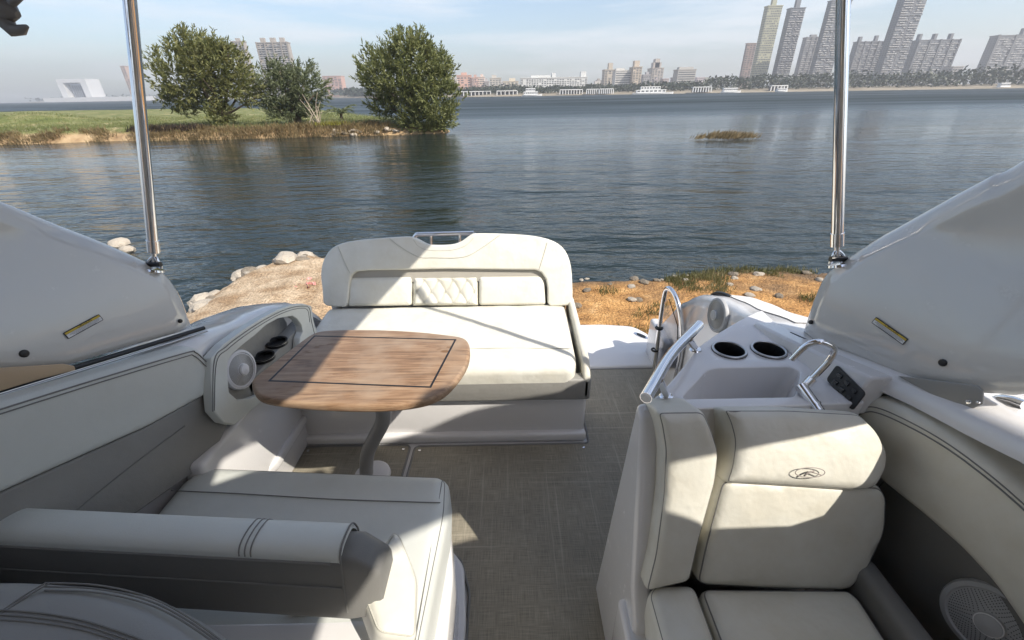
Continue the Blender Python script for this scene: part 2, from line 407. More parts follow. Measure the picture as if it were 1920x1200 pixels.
def water_mat():
    m = bpy.data.materials.new('river_water'); m.use_nodes = True; nt = m.node_tree; b = nt.nodes['Principled BSDF']; k = nt.links.new
    b.inputs['Base Color'].default_value = (.013, .021, .020, 1); b.inputs['Roughness'].default_value = .06; b.inputs['IOR'].default_value = 1.33
    t = nt.nodes.new('ShaderNodeTexCoord'); prev = None
    # small wind ripples, longer wavelets, and broad patches where the wind is stronger
    pn = nt.nodes.new('ShaderNodeTexNoise'); pm = nt.nodes.new('ShaderNodeMapping'); pm.inputs['Scale'].default_value = (.012, .055, 1); k(t.outputs['Object'], pm.inputs[0]); k(pm.outputs[0], pn.inputs['Vector'])
    pn.inputs['Scale'].default_value = 1; pn.inputs['Detail'].default_value = 5
    pr = nt.nodes.new('ShaderNodeMapRange'); pr.inputs[1].default_value = .35; pr.inputs[2].default_value = .68; pr.inputs[3].default_value = .3; pr.inputs[4].default_value = 1.25; k(pn.outputs[0], pr.inputs[0])
    for sc, st, ds in (((.16, .40, 1), .55, .60), ((.9, 2.2, 1), .60, .16), ((3.0, 6.5, 1), .55, .045), ((9.0, 17., 1), .4, .012)):
        mp = nt.nodes.new('ShaderNodeMapping'); mp.inputs['Scale'].default_value = sc; mp.inputs['Rotation'].default_value = (0, 0, .16); k(t.outputs['Object'], mp.inputs[0])
        n = nt.nodes.new('ShaderNodeTexNoise'); n.inputs['Scale'].default_value = 1.; n.inputs['Detail'].default_value = 3.5; n.inputs['Roughness'].default_value = .55; n.inputs['Distortion'].default_value = .35; k(mp.outputs[0], n.inputs['Vector'])
        bp = nt.nodes.new('ShaderNodeBump'); bp.inputs['Distance'].default_value = ds; mu = nt.nodes.new('ShaderNodeMath'); mu.operation = 'MULTIPLY'; mu.inputs[1].default_value = st
        k(pr.outputs[0], mu.inputs[0]); k(mu.outputs[0], bp.inputs['Strength']); k(n.outputs[0], bp.inputs['Height'])
        if prev: k(prev.outputs[0], bp.inputs['Normal'])
        prev = bp
    k(prev.outputs[0], b.inputs['Normal'])
    sy = nt.nodes.new('ShaderNodeSeparateXYZ'); k(t.outputs['Object'], sy.inputs[0])          # sheltered cove near the shore, open windy river beyond
    ry = nt.nodes.new('ShaderNodeMapRange'); ry.inputs[1].default_value = 22; ry.inputs[2].default_value = 95; ry.inputs[3].default_value = .07; ry.inputs[4].default_value = .55; k(sy.outputs[1], ry.inputs[0])
    rm_ = nt.nodes.new('ShaderNodeMapRange'); rm_.inputs[1].default_value = .3; rm_.inputs[2].default_value = .7; rm_.inputs[3].default_value = .65; rm_.inputs[4].default_value = 1.25; k(pn.outputs[0], rm_.inputs[0])
    rr = nt.nodes.new('ShaderNodeMath'); rr.operation = 'MULTIPLY'; k(ry.outputs[0], rr.inputs[0]); k(rm_.outputs[0], rr.inputs[1]); k(rr.outputs[0], b.inputs['Roughness'])
    return m
R_ = 2250
tag(mesh('river_water', [(-R_, -R_, WZ), (R_, -R_, WZ), (R_, R_, WZ), (-R_, R_, WZ)], [(0, 1, 2, 3)], water_mat()), kind='structure')

def ramp_mat(name, stops, scale, rough=.9, zsplit=None, bump=(20, .6, .03), det=8):
    m = bpy.data.materials.new(name); m.use_nodes = True; nt = m.node_tree; b = nt.nodes['Principled BSDF']; k = nt.links.new
    t = nt.nodes.new('ShaderNodeTexCoord'); n = nt.nodes.new('ShaderNodeTexNoise'); n.inputs['Scale'].default_value = scale; n.inputs['Detail'].default_value = det; n.inputs['Roughness'].default_value = .65
    k(t.outputs['Object'], n.inputs['Vector']); r = nt.nodes.new('ShaderNodeValToRGB'); e = r.color_ramp.elements
    while len(e) < len(stops): e.new(.5)
    for q, (p, c) in zip(e, stops): q.position = p; q.color = (*c, 1)
    k(n.outputs[0], r.inputs[0]); out = r.outputs[0]
    if zsplit:
        z0, z1, stops2 = zsplit
        r2 = nt.nodes.new('ShaderNodeValToRGB'); e = r2.color_ramp.elements
        while len(e) < len(stops2): e.new(.5)
        for q, (p, c) in zip(e, stops2): q.position = p; q.color = (*c, 1)
        k(n.outputs[0], r2.inputs[0])
        sx = nt.nodes.new('ShaderNodeSeparateXYZ'); k(t.outputs['Object'], sx.inputs[0])
        n2 = nt.nodes.new('ShaderNodeTexNoise'); n2.inputs['Scale'].default_value = scale * .35; n2.inputs['Detail'].default_value = 4; k(t.outputs['Object'], n2.inputs['Vector'])
        ad = nt.nodes.new('ShaderNodeMath'); ad.operation = 'MULTIPLY_ADD'; ad.inputs[1].default_value = (z1 - z0) * 2.2; k(n2.outputs[0], ad.inputs[0]); k(sx.outputs[2], ad.inputs[2])
        mr = nt.nodes.new('ShaderNodeMapRange'); mr.inputs[1].default_value = z0 + (z1 - z0) * 1.1; mr.inputs[2].default_value = z1 + (z1 - z0) * 1.1; k(ad.outputs[0], mr.inputs[0])
        x = nt.nodes.new('ShaderNodeMixRGB'); k(mr.outputs[0], x.inputs[0]); k(r2.outputs[0], x.inputs[1]); k(out, x.inputs[2]); out = x.outputs[0]
    k(out, b.inputs['Base Color']); b.inputs['Roughness'].default_value = rough; b.inputs['Specular IOR Level'].default_value = .2
    if bump:
        nb = nt.nodes.new('ShaderNodeTexNoise'); nb.inputs['Scale'].default_value = bump[0]; nb.inputs['Detail'].default_value = 6; k(t.outputs['Object'], nb.inputs['Vector'])
        bp = nt.nodes.new('ShaderNodeBump'); bp.inputs['Strength'].default_value = bump[1]; bp.inputs['Distance'].default_value = bump[2]; k(nb.outputs[0], bp.inputs['Height']); k(bp.outputs[0], b.inputs['Normal'])
    return m
SAND = ramp_mat('orange_sand', [(.30, (.22, .12, .05)), (.48, (.40, .22, .085)), (.60, (.52, .30, .12)), (.78, (.60, .41, .21))], 4.2,
                zsplit=(-1.0, -.90, [(.3, (.10, .07, .045)), (.6, (.19, .13, .08)), (.8, (.28, .21, .14))]), bump=(34, 1.0, .04))
def spit(m):
    nt = m.node_tree; k = nt.links.new; b = nt.nodes['Principled BSDF']; old = b.inputs['Base Color'].links[0].from_socket
    t = nt.nodes.new('ShaderNodeTexCoord'); sx = nt.nodes.new('ShaderNodeSeparateXYZ'); k(t.outputs['Object'], sx.inputs[0])
    n = nt.nodes.new('ShaderNodeTexNoise'); n.inputs['Scale'].default_value = 3; n.inputs['Detail'].default_value = 6; k(t.outputs['Object'], n.inputs['Vector'])
    ad = nt.nodes.new('ShaderNodeMath'); ad.operation = 'MULTIPLY_ADD'; ad.inputs[1].default_value = 2.2; k(n.outputs[0], ad.inputs[0]); k(sx.outputs[0], ad.inputs[2])
    mr = nt.nodes.new('ShaderNodeMapRange'); mr.inputs[1].default_value = -.4; mr.inputs[2].default_value = -1.6; k(ad.outputs[0], mr.inputs[0])
    r = nt.nodes.new('ShaderNodeValToRGB'); e = r.color_ramp.elements; e[0].position = .35; e[0].color = (.30, .21, .13, 1); e[1].position = .68; e[1].color = (.56, .46, .34, 1); k(n.outputs[0], r.inputs[0])
    x = nt.nodes.new('ShaderNodeMixRGB'); k(mr.outputs[0], x.inputs[0]); k(old, x.inputs[1]); k(r.outputs[0], x.inputs[2])
    g = nt.nodes.new('ShaderNodeTexNoise'); g.inputs['Scale'].default_value = 34; g.inputs['Detail'].default_value = 7; g.inputs['Roughness'].default_value = .75; k(t.outputs['Object'], g.inputs['Vector'])
    gr_ = nt.nodes.new('ShaderNodeValToRGB'); e = gr_.color_ramp.elements; e[0].position = .36; e[0].color = (.5, .46, .42, 1); e[1].position = .58; e[1].color = (1.4, 1.36, 1.3, 1); k(g.outputs[0], gr_.inputs[0])
    y = nt.nodes.new('ShaderNodeMixRGB'); y.blend_type = 'MULTIPLY'; y.inputs[0].default_value = .85; k(x.outputs[0], y.inputs[1]); k(gr_.outputs[0], y.inputs[2]); k(y.outputs[0], b.inputs['Base Color'])
spit(SAND)
SHORE = [V(p) for p in ((-4.3, -60), (-4.35, 3.5), (-4.45, 5.2), (-4.5, 6.4), (-4.2, 7.2), (-3.5, 7.5), (-2.7, 7.1), (-1, 6.4), (.5, 6.12), (2.4, 6.25), (3.5, 6.6), (4.6, 6.5), (7, 5.9), (12, 5), (60, 2), (60, -60))]
def shore_h(x, y):
    d = sdist(V((x, y)), SHORE) + .16 * fbm(x, y, 1.6)
    dd = max(-1.2, min(1.6, d)); z = WZ - .02 + (.16 * dd if dd < .35 else .056 + .07 * (dd - .35))
    if d > 0: z += .045 * fbm(x, y, 1.1) + .022 * fbm(x + 9, y, 4.5) + .012 * fbm(x, y + 5, 12, 2)
    if x < -2.2 and d > 0: z += min(.13, d * .35) * min(1, (-2.2 - x))       # raised rubble lip on the left spit
    return z, d > -1.0
terrain('shore_ground', axis([(-5.6, 6.5, .075), (6.5, 12, .3), (12, 60, 4)]), axis([(-60, -6, 4), (-6, 2.2, .5), (2.2, 8.6, .065)]), shore_h, SAND)

ISLM = ramp_mat('island_soil', [(.30, (.075, .095, .03)), (.44, (.13, .15, .05)), (.56, (.20, .20, .085)), (.68, (.40, .33, .19))], .55,
                zsplit=(-.55, -.35, [(.3, (.16, .10, .055)), (.48, (.36, .25, .14)), (.64, (.47, .35, .21)), (.8, (.20, .17, .075))]), bump=(3, .8, .12))
ISL = [V(p) for p in ((-130, 22), (-60, 30), (-35, 32), (-29, 33.3), (-21, 33), (-12.4, 34.2), (-8, 34.4), (-4.6, 35.4), (-5, 38), (-12, 48), (-30, 80), (-58, 106), (-121, 113), (-150, 60))]
def isl_h(x, y):
    d = sdist(V((x, y)), ISL) + .5 * fbm(x, y, .35)
    z = WZ - .5 + min(.5, max(-.2, d * .9) + .45) if d < .1 else WZ - .02 + .75 * min(1, d / 1.7) ** .7
    if d > 0: z += (.10 * fbm(x, y, .5) + .06 * fbm(x, y, 1.7)) * min(1, d)
    if x < -33 and y > 38: z += .9 * math.exp(-((x + 43) / 5) ** 2 - ((y - 43) / 3) ** 2)
    return z, d > -1.5
terrain('island_ground', axis([(-150, -45, 3), (-45, -3, .45)]), axis([(21, 31.5, 2), (31.5, 42, .38), (42, 60, 1.2), (60, 116, 4)]), isl_h, ISLM)

FAR = ramp_mat('far_bank_soil', [(.3, (.20, .17, .12)), (.6, (.30, .26, .20)), (.8, (.12, .12, .08))], .05, bump=None)
bank = [(-1500, 1500), (-700, 1240), (-420, 1050), (-200, 640), (-42, 457), (60, 432), (156, 404), (250, 380), (331, 350), (420, 322), (700, 260), (1500, 120)]
rows = []
for off, z in ((-3, WZ - .6), (1.5, WZ + .5), (9, WZ + 1.3), (26, WZ + 2.6), (700, WZ + 4.0), (2000, WZ + 5)):
    rows.append([V((x + off * .25, y + off, z + (.3 * fbm(x, y, .05) if off < 30 else 0))) for x, y in [(p.x, p.y) for p in catmull([(a, b, 0) for a, b in bank], 6)]])
tag(loft('far_bank', rows, FAR), kind='structure')

# ------------------------------------------------------------------ foliage
def leaf_mat(name, cols, scale=1.3, trans=.35):
    m = bpy.data.materials.new(name); m.use_nodes = True; nt = m.node_tree; b = nt.nodes['Principled BSDF']; k = nt.links.new
    t = nt.nodes.new('ShaderNodeTexCoord'); n = nt.nodes.new('ShaderNodeTexNoise'); n.inputs['Scale'].default_value = scale; n.inputs['Detail'].default_value = 9; n.inputs['Roughness'].default_value = .8
    r = nt.nodes.new('ShaderNodeValToRGB'); e = r.color_ramp.elements
    while len(e) < len(cols): e.new(.5)
    for i, (q, c) in enumerate(zip(e, cols)): q.position = .3 + .42 * i / (len(cols) - 1); q.color = (*c, 1)
    k(t.outputs['Object'], n.inputs['Vector']); k(n.outputs[0], r.inputs[0]); k(r.outputs[0], b.inputs['Base Color']); b.inputs['Roughness'].default_value = .55
    tr = nt.nodes.new('ShaderNodeBsdfTranslucent'); k(r.outputs[0], tr.inputs[0]); ms = nt.nodes.new('ShaderNodeMixShader'); ms.inputs[0].default_value = trans
    k(b.outputs[0], ms.inputs[1]); k(tr.outputs[0], ms.inputs[2]); k(ms.outputs[0], nt.nodes['Material Output'].inputs[0]); return m
BARK = mat('bark', (.12, .09, .065), .9, bump=[(14, .6, .03)]); DEAD = mat('pale_dead_wood', (.42, .35, .27), .8)
def leaf(vs_, fs, p, d, ln, wd_):
    d = d.normalized(); s = d.cross(V((random.gauss(0, 1), random.gauss(0, 1), random.gauss(0, 1))))
    s = s.normalized() if s.length > 1e-4 else d.orthogonal()
    b = len(vs_); m = p + d * ln * .45
    vs_ += [p, m + s * wd_ * .5, p + d * ln, m - s * wd_ * .5]; fs.append((b, b + 1, b + 2, b + 3))
def tree(name, label, base, lobes, n, lm, wind=(0, 0, .6), ln=.34, wd_=.085, trunks=1):
    """lobes: (center, radii, weight); leaves sit in twig clumps through the lobes, denser at the rim"""
    t = empty(name); tag(t, label, 'tree', 'trees on the grassy island')
    vs_, fs = [], []; tw = sum(l[2] for l in lobes); wv = V(wind); tips = []
    for c, r, w in lobes:
        c = V(c)
        k = int(n * w / tw / 16)
        for _ in range(k):
            d = V((random.gauss(0, 1), random.gauss(0, 1), random.gauss(0, 1))).normalized()
            rad = random.random() ** .30 * (1 + .26 * noise.noise(d * 2.0 + c) + .16 * noise.noise(d * 5 + c))
            p = c + V((d.x * r[0], d.y * r[1], d.z * r[2])) * rad
            if p.z < base[2] - .2: p.z = base[2] + random.random() * .5
            tips.append(p); dr = (d * .9 + wv + V((random.gauss(0, .3), random.gauss(0, .3), random.gauss(0, .3)))).normalized()
            tl = ln * random.uniform(1.3, 3.0)
            for j in range(16):
                q = p + dr * tl * (j / 15 - .45); dd = dr + V((random.gauss(0, .55), random.gauss(0, .55), random.gauss(0, .45)))
                leaf(vs_, fs, q, dd, ln * random.uniform(.55, 1.2), wd_ * random.uniform(.7, 1.3))
    mesh('crown', vs_, fs, lm, t, False)
    parts = []; base = V(base)
    for q in range(trunks):
        b0 = base + V((random.uniform(-.3, .3) * (trunks > 1), random.uniform(-.3, .3) * (trunks > 1), -.25))
        for i in range(9):
            tip = random.choice(tips); mid = b0.lerp(tip, .4) + V((random.gauss(0, .25), random.gauss(0, .2), .5)); m0 = b0 + V((random.gauss(0, .08), 0, .9))
            pth = catmull([b0, m0, mid, tip], 5); parts.append(tube_data(pth, [max(.015, (.24 if i == 0 else .15) * (1 - j / len(pth)) ** .8) for j in range(len(pth))], 6))
    v, f = join(parts); mesh('trunk', v, f, BARK, t)
    return t
LF1 = leaf_mat('acacia_leaf', [(.07, .085, .028), (.15, .165, .055), (.25, .245, .095), (.36, .31, .15)])
LF2 = leaf_mat('dusty_leaf', [(.06, .078, .04), (.12, .145, .07), (.20, .22, .12), (.30, .30, .19)])
LF3 = leaf_mat('willow_leaf', [(.065, .082, .026), (.14, .16, .05), (.225, .235, .09), (.34, .33, .17)])
tree('broad_tree', 'tallest wind-swept tree on the island, broad crown leaning right', (-21.6, 36, -.3),
     [((-23.3, 36, 3.1), (2.6, 2.4, 1.9), 4.6), ((-21.1, 36.3, 3.5), (2.3, 2.2, 1.7), 3.6), ((-22.5, 36.2, 4.9), (1.4, 1.4, .95), 1.6), ((-19.6, 36, 2.3), (1.4, 1.5, 1.35), 1.5), ((-24.4, 36, 1.6), (1.5, 1.5, .9), 1.3), ((-21.6, 35.4, .8), (1.0, .9, 1.0), .9), ((-20.4, 36, 4.6), (.9, 1.0, .7), .7)],
     19000, LF1, (.55, 0, .55))
tree('ragged_tree', 'smaller ragged grey-green tree with bare pale trunks at its foot', (-16.4, 37, -.3),
     [((-17.3, 37, 2.0), (1.7, 1.6, 1.55), 3), ((-15.4, 37.2, 2.2), (1.5, 1.5, 1.5), 2.6), ((-16.6, 36.4, .6), (2.0, 1.2, .75), 1.3), ((-17.0, 37, 3.4), (.8, .8, .6), .5)], 9000, LF2, (.35, 0, .5), trunks=2)
tree('willow_tree', 'rounded dense tree overhanging the water at the island tip', (-7.2, 36.2, -.6),
     [((-7.3, 36, 2.9), (3.1, 2.6, 2.3), 5), ((-9.0, 36, 2.8), (2.0, 2.0, 1.7), 2.2), ((-5.6, 35.6, 1.3), (2.1, 2.0, 2.0), 3.2), ((-6.3, 35.3, -.1), (2.1, 1.3, .95), 1.6), ((-6.9, 36, 4.6), (1.6, 1.5, .9), 1.3), ((-9.3, 36, .8), (1.1, 1.2, .8), .7), ((-5.2, 36, 3.5), (1.1, 1.1, .9), .8)],
     25000, LF3, (.05, 0, .8))
dw = empty('dead_trunk_clump'); tag(dw, 'bare pale dead trunks and branches beside the ragged tree', 'dead tree')
for i in range(9):
    b0 = V((-14.6 + random.uniform(-.7, .6), 35.6 + random.uniform(-.2, .4), -.35)); tip = b0 + V((random.uniform(-1.1, 1.0), random.uniform(-.3, .3), random.uniform(.6, 2.3)))
    pth = catmull([b0, b0.lerp(tip, .5) + V((random.gauss(0, .15), 0, .1)), tip], 4); v, f = tube_data(pth, [.045 * (1 - .8 * j / len(pth)) for j in range(len(pth))], 6); mesh('branch', v, f, DEAD, dw)
PB = at(641, 224, z=-.22); PB.z = isl_h(PB.x, PB.y)[0] - .05
pt = empty('young_palm'); tag(pt, 'small young palm between the ragged tree and the willow', 'palm')
tube('trunk', [PB, PB + V((0, 0, .6))], .12, BARK, pt)
for i in range(15):
    a = 2 * PI * i / 15 + random.random() * .3; up = random.uniform(.6, 1.35); d = V((math.cos(a), math.sin(a), 0)); vs_, fs = [], []
    for j in range(14):
        s = j / 13; p = PB + V((0, 0, .58)) + (d * s * random.uniform(.95, 1.0) + V((0, 0, up * s - .75 * s * s))) * 1.35
        for sg in (-1, 1): leaf(vs_, fs, p, d + V((-d.y, d.x, 0)) * sg * .9 + V((0, 0, .25)), .5 * (1.1 - .6 * s), .08)
    mesh('frond', vs_, fs, LF2, pt, False)
def tufts(name, label, spots, m, h, w, per, spread=(0, 0), kind='stuff', cat=None):
    vs_, fs = [], []
    for x, y, z in spots:
        for _ in range(per):
            p = V((x + random.gauss(0, w), y + random.gauss(0, w), z - .02)); d = V((random.gauss(spread[0], .35), random.gauss(spread[1], .35), 1))
            leaf(vs_, fs, p, d, h * random.uniform(.4, 1.25), h * .10)
    o = mesh(name, vs_, fs, m, None, False); return tag(o, label, cat, kind=kind)
GRS = leaf_mat('meadow_grass', [(.08, .10, .032), (.13, .155, .048), (.20, .205, .08), (.34, .30, .14)], .5, .3)
DRY = leaf_mat('dry_reed', [(.09, .07, .03), (.20, .15, .075), (.34, .26, .14), (.14, .16, .055)], 1.0, .25)
sp = []
while len(sp) < 5200:
    x = random.uniform(-46, -5); y = 32.5 + 26 * random.random() ** 2.2
    d = sdist(V((x, y)), ISL)
    if d > .9 and fbm(x, y, .22) > -.22: sp.append((x, y, isl_h(x, y)[0]))
tufts('meadow_grass', 'short green grass covering the flat top of the island', sp, GRS, .26, .25, 5, cat='grass')
sp = []
while len(sp) < 1500:
    x = random.uniform(-42, -9); y = random.uniform(32, 36.5); d = sdist(V((x, y)), ISL)
    if -.15 < d < 1.5 and fbm(x, y, .3) > (.12 if x < -27 else -.3): sp.append((x, y, isl_h(x, y)[0]))
tufts('bank_weeds', 'tangled green and brown weeds on the island bank above the waterline', sp, DRY, .42, .22, 9, (.3, -.5), cat='weeds')
sp = [(random.uniform(-27.5, -22.5), random.uniform(33.9, 35.0), -.45) for _ in range(160)]
tufts('brushwood_pile', 'dark brown brushwood heaped under the broad tree', sp, leaf_mat('brushwood', [(.025, .018, .013), (.05, .036, .026), (.09, .065, .045)], 2, .1), .55, .25, 12, (.8, -.2), cat='brushwood')
sp = [(-13.2 + random.gauss(0, .6), 35.1 + random.gauss(0, .2), -.3) for _ in range(60)]
tufts('yellow_bush', 'low yellow-green bush on the bank right of the dead trunks', sp, leaf_mat('yellow_leaf', [(.13, .14, .02), (.24, .23, .03), (.33, .30, .05)], 3), .30, .15, 10, kind=None, cat='bush')
sp = []
for i in range(190):
    s = random.gauss(0, .38); s = max(-1, min(1, s)); sp.append((12.75 + s * 1.75, 27.1 + random.gauss(0, .22) * (1 - s * s), WZ + .03 + .12 * (1 - s * s) * random.random()))
tufts('floating_reeds', 'brown clump of dead reeds floating alone on the river', sp, DRY, .42, .12, 11, (.9, 0), kind=None, cat='reeds')
ROCK = mat('pale_rubble', (.46, .41, .34), .9, bump=[(9, .7, .03)], mottle=(5, .6, (.34, .28, .21)))
ROCKD = mat('dark_rubble', (.20, .165, .125), .9, bump=[(6, .7, .05)], mottle=(3, .6, (.32, .27, .2)))
def rock_mesh(seed, m):
    bm = bmesh.new(); bmesh.ops.create_icosphere(bm, subdivisions=2, radius=1); me = bpy.data.meshes.new('stone')
    for v in bm.verts:
        n = v.co.normalized(); v.co = n * (1 + .32 * noise.noise(n * 1.3 + V((seed * 7.1, 0, 0))) + .13 * noise.noise(n * 3.1 + V((0, seed * 3.3, 0))))
        v.co.z *= .62
    bm.to_mesh(me); bm.free(); me.materials.append(m); me.polygons.foreach_set('use_smooth', [False] * len(me.polygons)); return me
RK = [rock_mesh(i, ROCK) for i in range(5)]; RKD = [rock_mesh(i + 9, ROCKD) for i in range(4)]
def stone(x, y, z, s, label, group, dark=False):
    o = bpy.data.objects.new('stone', random.choice(RKD if dark else RK)); COL.objects.link(o)
    o.location = (x, y, z); o.scale = (s * random.uniform(.8, 1.35), s * random.uniform(.8, 1.2), s * random.uniform(.7, 1.1)); o.rotation_euler = (random.uniform(-.2, .2), random.uniform(-.2, .2), random.uniform(0, 6.3))
    return tag(o, label, 'stone', group)
for i in range(26):                                          # rubble foot of the island near the willow
    x = random.uniform(-13.5, -8.2); y = 34.35 + (x + 8) * .02 + random.uniform(-.1, .5); stone(x, y, WZ + random.uniform(.05, .4), random.uniform(.13, .3), 'stone in the rubble bank left of the willow', 'island rubble stones', i % 3 > 0)
path = [(-4.35, 3.6), (-4.45, 5.2), (-4.5, 6.4), (-4.2, 7.15), (-3.5, 7.45), (-2.75, 7.1), (-2.3, 6.95)]
pp = catmull([(a, b, 0) for a, b in path], 7)
for i in range(64):
    p = pp[int(random.random() * (len(pp) - 1))].lerp(random.choice(pp), 0); q = random.random(); s = .05 + .17 * q ** 2.4
    inl = random.random() ** 1.7 * .55; x = p.x + random.gauss(0, .06) + (inl if p.y < 6.9 else inl * .3); y = p.y + random.gauss(0, .12) - (inl if p.y > 6.6 else 0)
    stone(x, y, shore_h(x, y)[0] + s * random.uniform(-.15, .15), s, 'pale stone in the rubble edge of the sandy spit' if s > .085 else 'small stone scattered over the sandy spit', 'rubble edge stones' if s > .085 else 'small spit stones', random.random() < .25)
for a, b, s, lb in ((-7.75, 8.25, .17, 'large pale boulder in the water behind the left arch leg'), (-7.25, 7.8, .13, 'smaller pale boulder beside the one in the water at left')):
    stone(a, b, WZ + .1, s, lb, 'boulders in the water')
for i in range(34):
    x = random.uniform(.6, 6.2); y = 6.25 - random.random() ** 2 * 1.3; stone(x, y, shore_h(x, y)[0] + .01, random.uniform(.02, .075), 'small pale pebble on the weedy waterline of the beach', 'beach pebbles', random.random() < .4)
sp = []
while len(sp) < 480:
    x = random.uniform(1.8, 7.5); y = random.uniform(4.0, 6.9)
    dense_ = fbm(x * 1.0, y, .8) + (y - 5.75) * .55 - (.30 if x < 2.4 else 0)
    if dense_ > .02 and sdist(V((x, y)), SHORE) > .05: sp.append((x, y, shore_h(x, y)[0]))
for cx, cy in ((1.35, 5.6), (1.75, 4.75), (2.0, 4.95), (1.55, 4.35), (1.2, 4.2), (4.3, 4.7), (4.0, 5.1), (1.95, 4.4)):
    sp += [(cx + random.gauss(0, .1), cy + random.gauss(0, .06), shore_h(cx, cy)[0]) for _ in range(14)]
tufts('beach_weeds', 'low green weeds growing in patches on the orange sand', sp, leaf_mat('beach_weed', [(.06, .065, .022), (.12, .12, .04), (.20, .18, .08), (.32, .26, .15)], 2.5), .10, .05, 9, cat='weeds')
PINK = mat('faded_pink_plastic', (.50, .17, .15), .7, mottle=(30, .6, (.6, .45, .4)))
lt = at(573, 532, z=-.78); v, f = [], []
for i in range(14):
    p = lt + V((random.gauss(0, .10), random.gauss(0, .12), 0)); leaf(v, f, p, V((random.gauss(0, 1), random.gauss(0, 1), .15)), .09, .07)
tag(mesh('plastic_litter', v, f, PINK, None, False), 'scraps of faded pink plastic on the sandy spit', 'litter')

# ------------------------------------------------------------------ far shore: trees, houses, towers, boats
BELT = leaf_mat('far_tree_leaf', [(.018, .026, .014), (.035, .048, .024), (.06, .07, .04)], .08, .15)
vs_, fs = [], []
bp_ = catmull([(a, b, 0) for a, b in bank], 40)
for a, b in zip(bp_, bp_[1:]):
    ln_ = (b - a).length
    if a.x < -260 or a.x > 620: continue
    for _ in range(int(ln_ * 26)):
        t = random.random(); p = a.lerp(b, t); off = 12 + 46 * random.random()
        x, y = p.x + off * .25, p.y + off
        hmax = (7.5 + 6.5 * fbm(x, off * .2, .045) + 3.0 * fbm(x, off, .2)) * (1.25 if p.x > 170 else .78 if p.x > -10 else .95)
        if hmax < 1.5: continue
        z = WZ + 1.8 + hmax * random.random() ** .75
        leaf(vs_, fs, V((x, y, z)), V((random.gauss(0, 1), random.gauss(0, 1), random.gauss(.2, .8))), random.uniform(1.5, 3.2), random.uniform(1.0, 2.0))
for _ in range(2600):                                        # far left shore
    t = random.random(); x = -1500 + 1250 * t; y = at(20 + 300 * t, 190, y=100).y; p = None
    q = bp_[min(len(bp_) - 1, int(len(bp_) * (t * .33)))]
    leaf(vs_, fs, V((q.x + random.gauss(0, 20), q.y + 30 + random.random() * 20, WZ + 3 + random.random() * (10 + 8 * fbm(q.x, 1, .01)))), V((random.gauss(0, 1), random.gauss(0, 1), .4)), 6, 4)
tag(mesh('far_tree_belt', vs_, fs, BELT, None, False), 'dark belt of distant trees along the far bank', 'trees', kind='stuff')

CON = {}
def conc(c):
    if c not in CON: CON[c] = mat('facade_%d' % len(CON), c, .8, mottle=(.08, .3, tuple(q * .82 for q in c)))
    return CON[c]
WIN = mat('far_window', (.085, .09, .10), .25); WINL = mat('far_recess', (.13, .13, .14), .6); RAIL_ = mat('balcony_rail', (.52, .50, .48), .7)
def building(name, label, u0, u1, vb, vt, D, depth, col, fl=20, cols=8, style='grid', top=None, rot=0, zb=None, group='buildings along the far bank', cat='building'):
    zb = WZ + 2.5 if zb is None else zb
    a = at(u0, vb, y=D); b = at(u1, vb, y=D); h = at((u0 + u1) / 2, vt, y=D).z
    t = empty(name); tag(t, label, cat, group)
    x0, x1 = a.x, b.x; w = x1 - x0
    v, f = box_data(x0, x1, D, D + depth, zb, h); mesh('wall', v, f, conc(col), t, False)
    parts = []; rails = []; fh = (h - zb) / (fl + 1)
    for j in range(fl):
        z = zb + fh * (j + .75)
        if style == 'band': parts.append(box_data(x0 + w * .03, x1 - w * .03, D - .12, D + .3, z, z + fh * .45)); continue
        for i in range(cols):
            if style == 'tower' and i == cols // 2: continue
            c = w / cols; xx = x0 + c * i
            if random.random() < .10: continue
            parts.append(box_data(xx + c * .14, xx + c * random.uniform(.7, .92), D - .12, D + .3, z, z + fh * random.uniform(.4, .62)))
            if style != 'grid' and random.random() < .7: rails.append(box_data(xx + c * .05, xx + c * .97, D - .9, D + .2, z - fh * .28, z - fh * .02))
        for i in range(3):
            c = depth / 3; parts.append(box_data(x0 - .12, x0 + .2, D + c * i + c * .3, D + c * i + c * .65, z, z + fh * .45))
    v, f = join(parts); tag(mesh('windows', v, f, WIN, t, False), kind='stuff')
    if rails: v, f = join(rails); tag(mesh('balconies', v, f, RAIL_, t, False), kind='stuff')
    if style == 'flat':
        for q in (.0, .26, .51, .77, .97):
            v, f = box_data(x0 + w * q, x0 + w * (q + .03), D - 1.4, D + .3, zb, h + fh * .5); mesh('pier', v, f, conc(tuple(round(e * .75, 3) for e in col)), t, False)
    if style == 'tower':
        v, f = box_data(x0 + w * .47, x0 + w * .56, D - .3, D + .6, zb + fh, h - fh); mesh('stair_recess', v, f, WINL, t, False)
        for q in (.36, .68):
            v, f = box_data(x0, x1, D - 1.0, D + .1, zb + (h - zb) * q, zb + (h - zb) * q + fh * .5); mesh('plant_floor', v, f, conc(col), t, False)
    v, f = box_data(x0 - .5, x1 + .5, D - .5, D + depth + .5, h, h + fh * .35); mesh('parapet', v, f, conc(col), t, False)
    for fx, fw_, fhh in (top or ()):
        v, f = box_data(x0 + w * (fx - fw_ / 2), x0 + w * (fx + fw_ / 2), D + depth * .25, D + depth * .7, h + fh * .3, h + fhh); mesh('roof_block', v, f, conc(col), t, False)
    return t
B = building
B('tower_block', 'slim pinkish tower left of the yellow high-rise', 1388, 1404, 150, 82, 640, 5, (.36, .27, .24), 24, 3)
B('tower_block', 'tall yellowish high-rise with a blank upper facade', 1411, 1436, 150, 12, 600, 9, (.38, .37, .26), 34, 8, 'grid', [(.45, .3, 9)])
